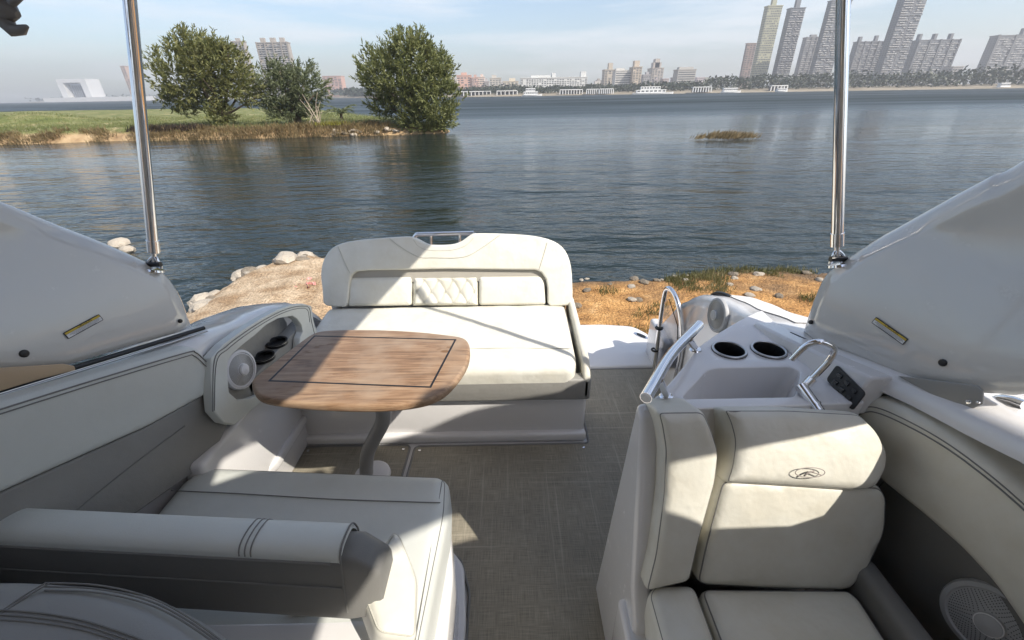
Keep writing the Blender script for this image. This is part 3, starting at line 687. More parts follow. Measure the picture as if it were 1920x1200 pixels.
B('tower_block', 'grey high-rise between the yellow tower and the chrome pole', 1453, 1478, 146, 16, 600, 9, (.17, .175, .19), 34, 9, 'tower', [(.5, .3, 9)])
B('apartment_slab', 'lower grey block behind the high-rise left of the right pole', 1494, 1530, 140, 71, 720, 8, (.21, .20, .195), 24, 7, 'flat', [(.4, .3, 4)])
B('tower_block', 'grey high-rise partly hidden by the right chrome pole', 1521, 1556, 146, 2, 560, 7, (.18, .185, .195), 36, 9, 'tower', [(.5, .4, 6)])
B('apartment_slab', 'wide grey slab just right of the right pole', 1588, 1636, 146, 79, 640, 8, (.17, .17, .18), 22, 12, 'flat', [(.12, .1, 6), (.72, .1, 7)])
B('tower_block', 'tallest grey high-rise, cut off by the top of the picture', 1647, 1686, 146, -40, 540, 10, (.18, .185, .195), 44, 9, 'tower', [(.5, .4, 8)])
B('apartment_slab', 'long grey slab with rooftop domes right of the tallest tower', 1698, 1774, 144, 76, 600, 10, (.17, .175, .185), 20, 16, 'flat', [(.42, .06, 7), (.8, .06, 7), (.06, .06, 7)])
B('apartment_slab', 'wide grey slab at the right edge of the picture', 1838, 1960, 144, 67, 620, 10, (.18, .18, .185), 20, 18, 'flat', [(.42, .08, 8), (.8, .06, 7)])
B('office_block', 'low stepped block beside the far right slabs', 1778, 1797, 150, 126, 560, 14, (.34, .32, .31), 6, 4)
B('office_block', 'long low white office building with many window bays', 977, 1100, 170, 146, 560, 20, (.60, .60, .58), 7, 26, 'grid', [(.95, .08, 6), (.5, .06, 5), (.3, .3, 3)])
B('hotel_tower', 'beige stepped hotel tower left of the banded office', 1132, 1151, 165, 131, 640, 18, (.48, .42, .34), 12, 3, 'grid', [(.6, .4, 8)])
B('office_block', 'white office with dark window bands between two hotel towers', 1152, 1184, 165, 133, 600, 16, (.58, .56, .52), 8, 1, 'band', [(.3, .5, 3)])
B('hotel_tower', 'beige hotel tower with stepped crown', 1184, 1200, 165, 126, 590, 20, (.50, .42, .33), 14, 3, 'grid', [(.5, .6, 7)])
B('hotel_tower', 'detached beige tower with domed top', 1219, 1240, 165, 128, 760, 26, (.42, .37, .32), 14, 4, 'grid', [(.5, .7, 8), (.5, .4, 13)])
B('office_block', 'grey banded office standing right of the hotel towers', 1268, 1301, 160, 131, 560, 16, (.42, .40, .37), 8, 1, 'band', [(.5, .8, 3)])
for u0, u1, vt, c, lb in ((846, 858, 150, (.60, .54, .47), 'cream house nearest the willow on the far bank'), (858, 884, 142, (.58, .36, .28), 'salmon apartment house beyond the willow'), (885, 897, 146, (.52, .35, .29), 'brick-red narrow house in the far cluster'), (897, 909, 145, (.62, .50, .42), 'pale pink narrow house in the far cluster'),
                      (909, 917, 153, (.45, .40, .38), 'low grey house in the far cluster'), (919, 940, 147, (.52, .48, .42), 'beige block with roof tower in the far cluster'), (944, 972, 153, (.60, .53, .42), 'low cream house left of the long white office'), (1203, 1216, 141, (.38, .36, .36), 'small grey block between hotel towers'), (1104, 1130, 158, (.50, .47, .44), 'low grey house right of the long white office')):
    B('house', lb, u0, u1, 172, vt, 640 + random.uniform(-30, 60), 14, c, 7, 4, 'grid', [(random.uniform(.3, .7), .4, 4)])
for i in range(34):
    u0 = 842 + i * 16.5 + random.uniform(-5, 5); w_ = random.uniform(6, 17)
    if 1385 < u0 < 1400: continue
    g_ = random.uniform(.3, .55); c = (round(g_ * random.uniform(.98, 1.12), 2), round(g_ * random.uniform(.92, 1.0), 2), round(g_ * random.uniform(.82, .96), 2))
    um = u0 + w_ / 2; place = [p for lim, p in ((870, 'just right of the willow'), (900, 'among the salmon houses by the willow'), (940, 'left of the cream house'), (977, 'just left of the long white office'), (1015, 'behind the left end of the long office'), (1060, 'behind the middle of the long office'), (1104, 'behind the right end of the long office'), (1134, 'between the long office and the hotels'), (1170, 'behind the banded white office'), (1205, 'behind the stepped hotel tower'), (1245, 'beside the domed tower'), (1268, 'between domed tower and grey office'), (1305, 'behind the grey banded office'), (1345, 'right of the grey banded office'), (1375, 'above the trees left of the pink tower'), (1500, 'beside the slim pink tower')) if um < lim][0]
    lb_ = '%s %s far house%s %s' % ('narrow' if w_ < 11 else 'wide', 'pale' if g_ > .43 else 'dark', ' with roof block' if i % 2 else '', place)
    B('house', lb_, u0, u0 + w_, 174 - (u0 - 860) * .016, 162 - (u0 - 860) * .017 - random.uniform(-4, 9), 700 + random.uniform(-60, 160), 10, c, 4, 4, 'grid', [(random.uniform(.25, .75), .35, 3)] if i % 2 else None, group='hazy skyline houses')
B('tower_block', 'pale brown ribbed tower above the ragged tree', 506, 562, 186, 80, 560, 7, (.38, .34, .30), 24, 8, 'flat', [(.2, .14, 5), (.52, .16, 5), (.82, .14, 5)], group='towers behind the island')
B('tower_block', 'pale brown tower hidden behind the tallest tree', 462, 484, 186, 78, 620, 7, (.38, .34, .30), 24, 4, 'flat', [(.5, .3, 4)], group='towers behind the island')
B('tower_block', 'low salmon block between ragged tree and willow', 612, 646, 184, 143, 900, 20, (.52, .33, .27), 12, 5, group='towers behind the island')
B('slim_tower', 'slender pink tower half hidden by the left pole', 250, 258, 190, 124, 950, 12, (.50, .37, .31), 22, 2, group='towers behind the island')
t = empty('gate_building'); tag(t, 'hazy white building shaped like a huge gate at far left', 'building', 'buildings along the far bank')
D = 1150; a = at(122, 190, y=D); b = at(176, 190, y=D); h = at(130, 148, y=D).z; w = b.x - a.x; cc = conc((.62, .62, .62))
for nm, (q0, q1, z0, z1) in (('leg', (0, .2, 2, h)), ('leg', (.8, 1, 2, h)), ('lintel', (.2, .8, h * .84, h)), ('core', (.3, .7, 2, h * .8))):
    v, f = box_data(a.x + w * q0, a.x + w * q1, D + (10 if nm == 'core' else 0), D + 40, z0, z1); mesh(nm, v, f, cc if nm != 'core' else conc((.42, .45, .50)), t, False)
for q in range(5): v, f = box_data(a.x + w * (.33 + .07 * q), a.x + w * (.37 + .07 * q), D + 9.2, D + 11, 6, h * .72); mesh('window_strip', v, f, WIN, t, False)
v, f = box_data(a.x - 30, b.x + 120, D - 20, D + 40, 0, 9); mesh('podium', v, f, cc, t, False)
# low pavilions and boats on the far bank
WHB = mat('white_paint', (.78, .77, .75), .5)
def pavilion(u0, u1, v0, D, label, n=6):
    t = empty('pavilion'); tag(t, label, 'pavilion', 'white pavilions on the far bank'); a = at(u0, v0, y=D); b = at(u1, v0, y=D); zb = WZ + 1.6; h = 3.2
    v, f = box_data(a.x, b.x, D, D + 5, zb + h - .6, zb + h); mesh('roof', v, f, WHB, t, False)
    for i in range(n + 1):
        x = a.x + (b.x - a.x) * i / n; v, f = box_data(x - .35, x + .35, D + .2, D + .9, zb - .8, zb + h - .6); mesh('pillar', v, f, WHB, t, False)
    v, f = box_data(a.x + .5, b.x - .5, D + 4, D + 4.8, zb - .8, zb + h - .62); mesh('back_wall', v, f, WINL, t, False)
pavilion(1100, 1122, 174, 428, 'white open pavilion below the long office'); pavilion(1124, 1150, 174, 424, 'white open pavilion right of its twin', 7)
pavilion(1300, 1334, 168, 400, 'white pillared pavilion left of the yellow tower', 7); pavilion(1446, 1476, 168, 392, 'tall white pillared boathouse below the grey towers', 5)
pavilion(932, 970, 178, 446, 'long white shed below the cream house', 5); pavilion(855, 920, 181, 458, 'white umbrella-roofed terrace nearest the willow', 9); pavilion(1050, 1092, 177, 436, 'brown-roofed terrace below the office', 8)
def far_boat(u0, u1, v0, D, h, label, decks=2):
    t = empty('river_boat'); tag(t, label, 'boat', 'boats along the far bank'); a = at(u0, v0, y=D); b = at(u1, v0, y=D); x0, x1 = a.x, b.x; w = x1 - x0; z = WZ
    rows = []
    for s, hw, zt in ((0, .9, 1.2), (.15, 1.6, 1.0), (.6, 1.8, 1.0), (.9, 1.2, 1.3), (1, .1, 1.7)):
        x = x0 + w * s; rows.append([V((x, D - hw, z + zt)), V((x, D - hw * .7, z - .2)), V((x, D + hw * .7, z - .2)), V((x, D + hw, z + zt))])
    loft('hull', rows, WHB, t, True, True)
    zz = z + 1.0
    for k in range(decks):
        s0, s1 = .08 + .1 * k, .8 - .14 * k; dh = h / decks
        v, f = box_data(x0 + w * s0, x0 + w * s1, D - 1.3, D + 1.3, zz, zz + dh); mesh('cabin', v, f, WHB, t, False)
        for i in range(7):
            q0 = s0 + (s1 - s0) * (i + .2) / 7; v, f = box_data(x0 + w * q0, x0 + w * (q0 + (s1 - s0) * .09), D - 1.36, D - 1.2, zz + dh * .35, zz + dh * .75); mesh('window', v, f, WIN, t, False)
        zz += dh
    mesh('mast', *tube_data([(x0 + w * .5, D, zz), (x0 + w * .5, D, zz + 2.2)], .12, 6), WHB, t)
far_boat(979, 1016, 180, 425, 5.2, 'white double-decked ferry off the sandy far bank', 2)
far_boat(1186, 1262, 178, 395, 4.6, 'long white cruise boat moored at the far bank', 2)
far_boat(1352, 1388, 174, 380, 2.6, 'low white motor yacht below the pink tower', 1)
far_boat(1454, 1476, 172, 372, 1.6, 'small white launch below the boathouse', 1)
far_boat(1868, 1892, 167, 345, 2.6, 'small cabin boat at the far right shore', 1)

# ================================================================== THE BOAT
XC = -.09
WT = [(-1.6, 1.17), (.3, 1.15), (.8, 1.10), (1.25, .985), (1.5, 1.02), (1.75, 1.045), (2.5, 1.06)]
ZT = [(-1.6, 1.12), (.3, 1.04), (.8, .955), (1.3, .868), (1.65, .765), (1.86, .715), (2.02, .655), (2.2, .53), (2.4, .32), (2.5, .2)]
wi = lambda y: lerp(WT, y); zs = lambda y: lerp(ZT, y)
boat = empty('motorboat'); tag(boat, 'white motorboat beached at the shore, its open cockpit seen from inside', 'boat')
ys_ = axis([(-1.6, .6, .2), (.6, 2.5, .06)])
for sg in (-1, 1):
    rows = []
    for y in ys_:
        w, z = wi(y), zs(y); wo = w + .27
        lw = .075 if (sg < 0 or y < 1.15) else max(0, .075 - (y - 1.15) * .25)
        prof = [(w - .03 + lw, 0), (w - .02 + lw, max(.02, z - .3)), (w + lw * .9, z - .075), (w - .002, z - .06), (w + .004, z - .03), (w + .02, z - .008), (w + .045, z), (w + .12, z), (w + .2, z - .008), (wo - .01, z - .025), (wo + .01, z - .05), (wo, z - .1), (wo - .06, min(-.2, z - .3)), (wo - .4, -.8), (.05, -1.02)]
        rows.append([V((XC + sg * a, y, b)) for a, b in prof])
    loft('hull_side', rows, GEL, boat)
    # textured deck panel beside the quarter
    if sg < 0: continue
    rows = []
    for y in axis([(1.32, 2.2, .06)]):
        w, z = wi(y), zs(y); rows.append([V((XC + sg * (w + a), y, z - b + .004)) for a, b in ((.10, 0), (.16, .003), (.22, .012))])
    loft('nonskid_panel', rows, NSK, boat)
box('cockpit_sole', -1.19, 1.0, -1.6, 2.49, -.08, -.004, GEL, boat)
box('transom', -1.13, .95, 2.40, 2.50, -.9, -.005, GEL, boat)
plat = slab('swim_platform', [(-1.2, 2.315), (.99, 2.315), (1.03, 2.5), (1.02, 2.72), (.93, 2.86), (.7, 2.9), (-.9, 2.9), (-1.2, 2.8)], frame((0, 0, -.13), (1, 0, 0), (0, 0, 1)), .142, GEL, boat, .02, 3, .06)
pc = at(1202, 630, z=.012)
lf_ = frame(pc + V((0, 0, .0005)), (.62, -.78, 0), (0, 0, 1)); ov = [V((.062 * math.cos(a), .022 * math.sin(a))) for a in [2 * PI * k / 32 for k in range(32)]]
pla = slab('platform_latch', ov, lf_, .004, CHR, boat, .001, 1); slab('latch_grip', [p * .62 for p in ov], lf_, .003, BLK, pla, 0, h0=.0045)
box('transom_step', .915, .975, 2.16, 2.50, -.003, .27, GEL, boat, .02)
# floor mats
flr = frame((0, 0, 0), (1, 0, 0), (0, 0, 1))
def floor_mat(name, pts, rc):
    o = slab(name, pts, flr, .006, MATW, boat, 0, 1, rc)
    pl = [V(p) for p in pts]
    if area(pl) < 0: pl = pl[::-1]
    v, f = tube_data([V((p.x, p.y, .004)) for p in roundpoly(pl, rc)], .006, 6, True); mesh('edge_binding', v, f, DARKV, o)
    return o
hm = [at(580, 823, z=0), at(768, 826, z=0), at(752, 893, z=0), V((-.48, 1.1, 0)), V((-1.09, 1.1, 0)), at(548, 868, z=0)]
hatch = floor_mat('hatch_mat', [(-1.085, 1.645), (-.535, 1.645), (-.535, 1.06), (-1.085, 1.06)], .03)
main = floor_mat('cockpit_mat', [(-.51, 1.635), (.385, 1.635), (.39, 2.295), (.985, 2.295), (.98, .9), (.6, .2), (.25, -.9), (-.25, -.9), (-.17, .3), (-.17, .9), (-.22, 1.04), (-.51, 1.055)], .03)
for o, pts in ((hatch, ((-1.05, 1.615), (-.565, 1.615), (-.565, 1.09))), (main, ((-.48, 1.605), (.35, 1.605)))):
    for x, y in pts: lathe('snap_button', [(0, 0), (.008, 0), (.007, .004), (0, .005)], frame((x, y, .006), (1, 0, 0), (0, 0, 1)), CHR, o, 12)

# arch legs (the tall glossy wings on both coamings)
def lean(d):
    d = max(0, min(.37, d)); return .9 * d * d if d < .167 else .3 * d - .025
fnR = lambda y, z: .943 - .23 * (y - 1.235) + lean(z - (.88 - .14 * (y - 1.235)))
fnL = lambda y, z: -1.118 + .246 * (y - 1.348) - lean(z - (.88 - .2 * (y - 1.348)))
def wing(name, fn, yz, sg, nedge):
    o = dense([V(p) for p in yz], .04)
    if area(o) < 0: o = o[::-1]
    P2, fs, dd = fill(o, (.006, .02, .045, .058, .064, .075, .1), .06, .12)
    edge = [V(p) for p in yz[:nedge]]; A = np.array([(p[0], p[1]) for p in P2]); da = np.full(len(A), 1e9)
    for a, b in zip(edge, edge[1:]):
        a = np.array(a); ab = np.array(b) - a; t = np.clip(((A - a) @ ab) / (ab @ ab), 0, 1); da = np.minimum(da, np.sqrt(((A - (a + t[:, None] * ab)) ** 2).sum(1)))
    bm = bmesh.new(); bv = []
    for p, d, e in zip(P2, dd, da):
        x = fn(p[0], p[1]) + sg * (.42 * max(0, .061 - e) + .012 * max(0, 1 - d / .02) ** 2); bv.append(bm.verts.new((x, p[0], p[1])))
    for f in fs:
        try: bm.faces.new([bv[i] for i in f])
        except ValueError: pass
    r = bmesh.ops.extrude_edge_only(bm, edges=[e for e in bm.edges if e.is_boundary])
    for v in r['geom']:
        if isinstance(v, bmesh.types.BMVert): v.co.x += sg * .06
    bmesh.ops.holes_fill(bm, edges=[e for e in bm.edges if e.is_boundary], sides=0); bmesh.ops.recalc_face_normals(bm, faces=bm.faces)
    me = bpy.data.meshes.new(name); bm.to_mesh(me); bm.free(); return autosmooth(put(name, me, GELW, boat), 34)
def yz(pts, fn): return [(p.y, p.z) for p in (at(u, v, fn=fn) for u, v in pts)]
def smooth2(pts, n=5): return [(p.x, p.y) for p in catmull([(a, b, 0) for a, b in pts], n)]
def up_sun(p):                                             # where the ray from a spot on a shadow edge to the sun meets the right arch leg
    k = 0.
    while k < 5:
        q = V(p) + V((-SUN_TRAVEL.x, -SUN_TRAVEL.y, -SUN_TRAVEL.z)) / -SUN_TRAVEL.z * k
        if q.x >= fnR(q.y, q.z): break
        k += .004
    return (q.y, q.z)
l1 = [up_sun(p) for p in ((-.20, .90, .45), (-.426, .82, .45))]; l3 = [up_sun(p) for p in ((-.19, 1.66, .24), (-.49, 1.66, .10))]
l1e = (l1[0][0] - .55, l1[0][1] + .62); l3e = (l3[1][0] - .45, l3[1][1] + .54)
aftR = smooth2(yz([(1487, 624), (1497, 590), (1512, 548), (1530, 514), (1560, 490), (1640, 437), (1740, 380), (1830, 330), (1920, 280)], fnR) + [l3[0], l3[1], l3e])
outR = aftR + smooth2([l1e, l1[0], (.36, 1.555), (.59, 1.24)] + yz([(1935, 733), (1860, 738), (1820, 735)], fnR)) + yz([(1700, 712), (1600, 669)], fnR)
wR = wing('arch_leg', fnR, outR, 1, len(aftR))
aftL = smooth2(yz([(377, 613), (370, 592), (347, 538), (322, 507), (288, 487), (200, 448), (100, 408), (0, 366)], fnL) + [(.75, 1.72), (.466, 2.07), (.05, 2.60)])
outL = aftL + smooth2([(-.48, 2.60), (-.11, 2.14), (.36, 1.555), (.62, 1.22)] + yz([(-40, 690), (60, 690), (130, 686)], fnL)) + yz([(250, 649)], fnL)
wL = wing('arch_leg', fnL, outL, -1, len(aftL))
wR['label'] = 'glossy right arch leg'; wL['label'] = 'glossy left arch leg'
def inward(fn, p, sg):                                     # surface normal pointing inboard
    e = 1e-3; dy = (fn(p.y + e, p.z) - fn(p.y - e, p.z)) / (2 * e); dz = (fn(p.y, p.z + e) - fn(p.y, p.z - e)) / (2 * e)
    return (V((1, -dy, -dz)) * -sg).normalized()
for fn, sg, w_, plugs, lab in ((fnR, 1, wR, ((1520, 604, .007), (1768, 680, .009)), ((1635, 605), (1694, 647), (1641, 592))), (fnL, -1, wL, ((338, 602, .007), (45, 663, .010)), ((127, 636), (193, 600), (120, 623)))):
    for u, v, r in plugs:
        p = at(u, v, fn=fn); n = inward(fn, p, sg); lathe('plug', [(0, -.003), (r, -.003), (r, .002), (r * .8, .004), (0, .005)], frame(p, (0, 0, 1), n), BLK, w_, 14)
    bl, br, tl = (at(*q, fn=fn) for q in lab); n = inward(fn, bl.lerp(br, .5), sg); ex = (br - bl); wdt = ex.length
    fr = frame(bl + n * .0015, ex, n); hgt = abs((tl - bl).dot(fr[2])); sgn = 1
    q = slab('caution_label', [(0, 0), (wdt, 0), (wdt, hgt), (0, hgt)], fr, .0012, INK, w_, 0, 1, .002)
    slab('label_text_field', [(.002, .002), (wdt - .002, .002), (wdt - .002, hgt * .6), (.002, hgt * .6)], fr, .0006, WHT, w_, 0, h0=.0013)
    slab('label_heading_field', [(.002, hgt * .63), (wdt - .002, hgt * .63), (wdt - .002, hgt - .002), (.002, hgt - .002)], fr, .0006, YEL, w_, 0, h0=.0013)
    cu = bpy.data.curves.new('t', 'FONT'); cu.body = 'CAUTION'; cu.size = hgt * .44; cu.align_x = 'CENTER'; cu.align_y = 'CENTER'; to = bpy.data.objects.new('t', cu); COL.objects.link(to)
    dg = bpy.context.evaluated_depsgraph_get(); me = bpy.data.meshes.new_from_object(to.evaluated_get(dg)); bpy.data.objects.remove(to)
    for v_ in me.vertices: v_.co = fmap(fr, (wdt * .54 + v_.co.x, hgt * .81 + v_.co.y), .0024)
    put('label_heading', me, INK, w_, False)
    parts = []
    for k, (a, b) in enumerate(((.12, .93), (.08, .95), (.15, .9), (.22, .8))):
        y0 = hgt * (.50 - .125 * k); pv = [fmap(fr, p, .0024) for p in ((wdt * a, y0), (wdt * b, y0), (wdt * b, y0 + hgt * .035), (wdt * a, y0 + hgt * .035))]; parts.append((pv, [(0, 1, 2, 3)]))
    v_, f_ = join(parts); mesh('label_small_print', v_, f_, INK, w_, False)
wsp = [(.72, .93), (.5, 1.03), (.38, 1.16), (.215, 1.43), (.14, 1.63), (.05, 1.74), (-.1, 1.82), (-1.5, 1.88), (-1.5, .95)]
slab('side_shade_panel', wsp, frame((1.12, 0, 0), (0, 1, 0), (1, 0, 0)), .03, GELW, boat, .008); slab('side_shade_panel', wsp, frame((-1.33, 0, 0), (0, 1, 0), (1, 0, 0)), .03, GELW, boat, .008)  # solid unseen panels, outlined to keep sun off the seat and floor
BOUNCE = mat('bounce_cream', (.56, .52, .45), .6)  # cream chosen so the added panels bounce warm light
box('shade_bulkhead', -1.19, 1.02, -1.0, -.9, -.002, 1.25, BOUNCE, boat, .03); box('fore_shade_panel', -1.19, 1.02, -1.45, -1.38, 1.2, 2.19, BOUNCE, boat, .02)  # unseen walls added behind the camera to block light from forward
# rubber gaskets and hinge brackets under the arch legs
for pts, fn, sg in (([(1485, 626), (1600, 676), (1692, 716), (1760, 748), (1822, 779)], fnR, 1), ([(379, 615), (250, 655), (120, 694), (40, 718), (-40, 742)], fnL, -1)):
    pl = [at(u, v, fn=fn) + V((-sg * .006, 0, 0)) for u, v in pts]
    tube('rubber_gasket', pl, .0075, BLK, boat, 8, smooth_path=5); tube('gasket_trim', [p + V((-sg * .007, 0, -.012)) for p in pl], .004, STL, boat, 8, smooth_path=5)
pl = [at(u, v, fn=fnR) + V((-.012, 0, 0)) for u, v in ((1694, 704), (1848, 722), (1858, 732), (1856, 757), (1826, 770), (1810, 766))]
n = inward(fnR, pl[0], 1); fr = frame(pl[0], (0, -1, 0), n); hp = slab('hinge_plate', pl, fr, .006, GRYP, boat, .002, 2); hp['label'] = 'flat grey hinge plate'
for u, v, r in ((1828, 751, .006), (1846, 752, .004)): lathe('bolt', [(0, 0), (r, 0), (r * .8, .003), (0, .004)], frame(at(u, v, fn=fnR) + n * .0185, (0, 0, 1), n), CHR, hp, 12)
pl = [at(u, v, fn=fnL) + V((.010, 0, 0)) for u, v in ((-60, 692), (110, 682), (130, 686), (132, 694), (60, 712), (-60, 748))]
n = inward(fnL, pl[1], -1); slab('hinge_plate', pl, frame(pl[1], (0, 1, 0), n), .006, mat('beach_reflection_tan', (.50, .37, .24), .35), boat, .002, 2)['label'] = 'steel hinge plate under the left arch leg, beach reflection painted tan'  # tan base colour stands in for the beach mirrored in the steel
hd = [at(u, v, x=1.13) for u, v in ((1862, 752), (1880, 748), (1900, 752), (1922, 760), (1870, 758), (1888, 785), (1905, 755), (1925, 785), (1846, 775), (1930, 790))]
tube('hinge_pin', [hd[0], hd[1], hd[2], hd[3]], .011, CHR, boat, 12); tube('hinge_arm', [hd[4], hd[5]], .006, CHR, boat, 8); tube('hinge_arm', [hd[6], hd[7]], .006, CHR, boat, 8); tube('hinge_foot', [hd[8], hd[9]], .009, CHR, boat, 8)

# left coaming bolster and lower side panel
fBL = lambda y, z: -1.045 + .27 * (y - 1.25)
nBL = inward(fBL, V((0, 1, .8)), -1)
def onL(pts, off=0): return [at(u, v, fn=fBL) + nBL * off for u, v in pts]
frL = frame(V((fBL(1, 0), 1, .8)) - nBL * .055, (0, -1, 0), nBL)
top = onL([(393, 690), (385, 665), (368, 652), (350, 652), (180, 703), (0, 758), (-160, 812)]); bot = onL([(-160, 1005), (0, 927), (281, 800), (393, 738)])
cb = cushion('coaming_bolster', top + bot, frL, .055, .018, LEAG, boat, .006, .02); cb['label'] = 'pale padded left bolster'
seam([p + nBL * .003 for p in onL([(388, 680), (366, 661), (345, 662), (180, 711), (0, 767), (-150, 815)])], THR, cb, .002); seam([p + nBL * .005 for p in onL([(386, 688), (362, 667), (340, 670), (180, 718), (0, 775), (-150, 823)])], THR, cb, .0016)
low = onL([(390, 741), (281, 803), (0, 931), (-160, 1010), (-160, 1250), (200, 1010), (402, 866), (434, 800)])
sp_ = slab('lower_side_panel', low, frame(V((fBL(1, 0), 1, .8)) - nBL * .045, (0, -1, 0), nBL), .03, VIN, boat, .008); sp_['label'] = 'grey vinyl left side panel'
seam([p - nBL * .014 for p in onL([(353, 800), (260, 870), (164, 948), (60, 1035)])], THR, sp_, .002)
# upholstered speaker niche at the left quarter
XP = -1.03
def onP(pts, x=XP): return [at(u, v, x=x) for u, v in pts]
frP = frame((XP - .035, 1.5, .6), (0, -1, 0), (1, 0, 0))
outer = onP([(396, 672), (420, 645), (455, 619), (490, 597), (520, 581), (545, 572), (568, 569), (584, 574), (588, 600), (600, 640), (610, 690), (560, 740), (500, 745), (440, 797), (420, 792), (402, 772), (397, 720)])
po = slab('niche_panel', outer, frP, .035, LEAG, boat, 0, 1, .006); po['label'] = 'pale padded niche panel by the bench'
hole = onP([(427, 680), (436, 664), (455, 647), (478, 629), (500, 609), (522, 597), (549, 592), (558, 598), (566, 610), (568, 622), (563, 634), (556, 700), (505, 735), (470, 747), (446, 750), (430, 736), (427, 705)])
ck = slab('cutter', hole, frame((XP - .1, 1.5, .6), (0, -1, 0), (1, 0, 0)), .2, None, None, 0, 1, .006); cut(po, [ck]); bevel(po, .009, 3, 50)
seam(onP([(399, 772), (402, 676), (424, 650), (458, 624), (492, 602), (522, 586), (546, 577), (567, 574), (580, 578), (584, 602), (592, 635)], XP + .001), THR, po, .0018)
seam(onP([(402, 770), (406, 680), (428, 654), (461, 628), (494, 606), (523, 590), (547, 581), (566, 578), (577, 582), (581, 604)], XP + .001), THR, po, .0015)
hcn = sum(hole, V()) / len(hole)
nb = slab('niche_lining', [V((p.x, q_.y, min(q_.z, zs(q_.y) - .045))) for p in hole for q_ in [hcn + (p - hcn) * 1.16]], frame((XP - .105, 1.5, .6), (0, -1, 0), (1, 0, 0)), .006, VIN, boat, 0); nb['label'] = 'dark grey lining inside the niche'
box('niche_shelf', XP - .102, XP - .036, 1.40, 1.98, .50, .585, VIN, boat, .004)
for y in (1.71, 1.585):
    f_ = frame((XP - .062, y, .586), (1, 0, 0), (0, 0, 1)); lathe('cup_holder', [(0, .001), (.036, .001), (.038, .016), (.046, .018), (.046, .012), (.046, .0)], f_, BLK, boat, 28)
    v, f = tube_data([fmap(f_, (.043 * math.cos(a), .043 * math.sin(a)), .013) for a in [2 * PI * k / 28 for k in range(28)]], .0035, 6, True); mesh('cup_holder_rim', v, f, STL, boat)
def speaker(name, fr, R, m, dots, label, rings=True):
    s = lathe(name, [(0, 0), (R, 0), (R, .008), (R * .97, .014), (R * .86, .017), (R * .82, .013), (R * .3, .020), (R * .28, .026), (R * .25, .030), (0, .034)], fr, m, boat, 48); s['label'] = label
    parts = []
    if rings:
        for k in range(9):
            rr = R * (.34 + .052 * k); parts.append(tube_data([fmap(fr, (rr * math.cos(a), rr * math.sin(a)), .0195 - .0065 * (rr / R - .3) / .52) for a in [2 * PI * j / 40 for j in range(40)]], R * .020, 5, True))
        v, f = join(parts); tag(mesh('grille_slots', v, f, dots, s), kind='stuff')
    else:
        for k in range(11):
            rr = R * (.33 + .045 * k); nn = int(16 + 5 * k)
            for j in range(nn):
                a = 2 * PI * (j + .5 * (k % 2)) / nn; h = .0205 - .0065 * (rr / R - .3) / .52; c = V((rr * math.cos(a), rr * math.sin(a))); d = R * .017
                parts.append(([fmap(fr, c + V(q) * d, h) for q in ((1, 0), (0, 1), (-1, 0), (0, -1))], [(0, 1, 2, 3)]))
        v, f = join(parts); tag(mesh('grille_holes', v, f, dots, s, False), kind='stuff')
    v, f = tube_data([fmap(fr, (R * .27 * math.cos(a), R * .27 * math.sin(a)), .027) for a in [2 * PI * j / 32 for j in range(32)]], R * .018, 6, True); mesh('centre_ring', v, f, WHT, s)
    return s
pc = at(457, 693, x=XP - .01); speaker('loudspeaker', frame((XP - .03, pc.y, pc.z), (0, -1, 0), V((1, -.12, .1))), .078, SPK, GRYP, 'white round loudspeaker in the left niche')
slab('speaker_mount', onP([(425, 670), (470, 632), (492, 690), (490, 740), (440, 760), (424, 735)]), frame((XP - .048, 1.5, .6), (0, -1, 0), (1, 0, 0)), .012, VIN, boat, 0)
box('side_liner', -1.15, -1.068, 1.06, 1.74, -.003, .495, GEL, boat, .02)
slab('liner_step', [(-1.08, 1.3), (-1.08, 1.735), (-1.052, 1.735), (-1.052, 1.38)], frame((0, 0, .13), (1, 0, 0), (0, 0, 1)), .05, GEL, boat, .012)
# right quarter speaker and forward side
pc = at(1345, 591, x=.93); speaker('loudspeaker', frame((XC + wi(pc.y) - .014, pc.y, pc.z), (0, 1, 0), V((-1, -.04, .06))), .080, SPKG, GRYP, 'grey round loudspeaker on the right quarter wall')
fBR = lambda y, z: .985 - .20 * (y - .85)
nBR = inward(fBR, V((0, 1, .8)), 1)
def onR(pts, off=0): return [at(u, v, fn=fBR) + nBR * off for u, v in pts]
frR = frame(V((fBR(.7, 0), .7, .75)) - nBR * .07, (0, 1, 0), nBR)
rb = cushion('coaming_bolster', onR([(1590, 765), (1605, 748), (1640, 744), (1690, 762), (1780, 812), (1860, 868), (1930, 925), (2060, 1040), (2060, 1350), (1935, 1210), (1860, 1098), (1800, 1032), (1725, 965), (1650, 905), (1600, 850)]), frR, .07, .025, LEA2, boat, .006, .02); rb['label'] = 'pale padded right bolster'
for k, o in ((0, .003), (9, .005)): seam([p + nBR * o for p in onR([(1612, 768 + k), (1640, 763 + k), (1690, 782 + k), (1770, 826 + k), (1850, 884 + k), (1925, 948 + k), (1990, 1010 + k)])], THR, rb, .0018)
slab('lower_side_panel', onR([(1640, 898), (1725, 962), (1800, 1028), (1860, 1095), (1935, 1205), (2060, 1345), (2060, 1800), (1600, 1500), (1560, 1000)]), frame(V((fBR(.7, 0), .7, .75)) - nBR * .075, (0, 1, 0), nBR), .04, DARKV, boat, .008)['label'] = 'charcoal vinyl right side panel'
pc = at(1838, 1172, fn=fBR); speaker('loudspeaker', frame(pc - nBR * .036, (0, 1, 0), nBR + V((0, -.25, .25))), .088, SPKG, DOT, 'grey perforated loudspeaker beside the companion seat', False)
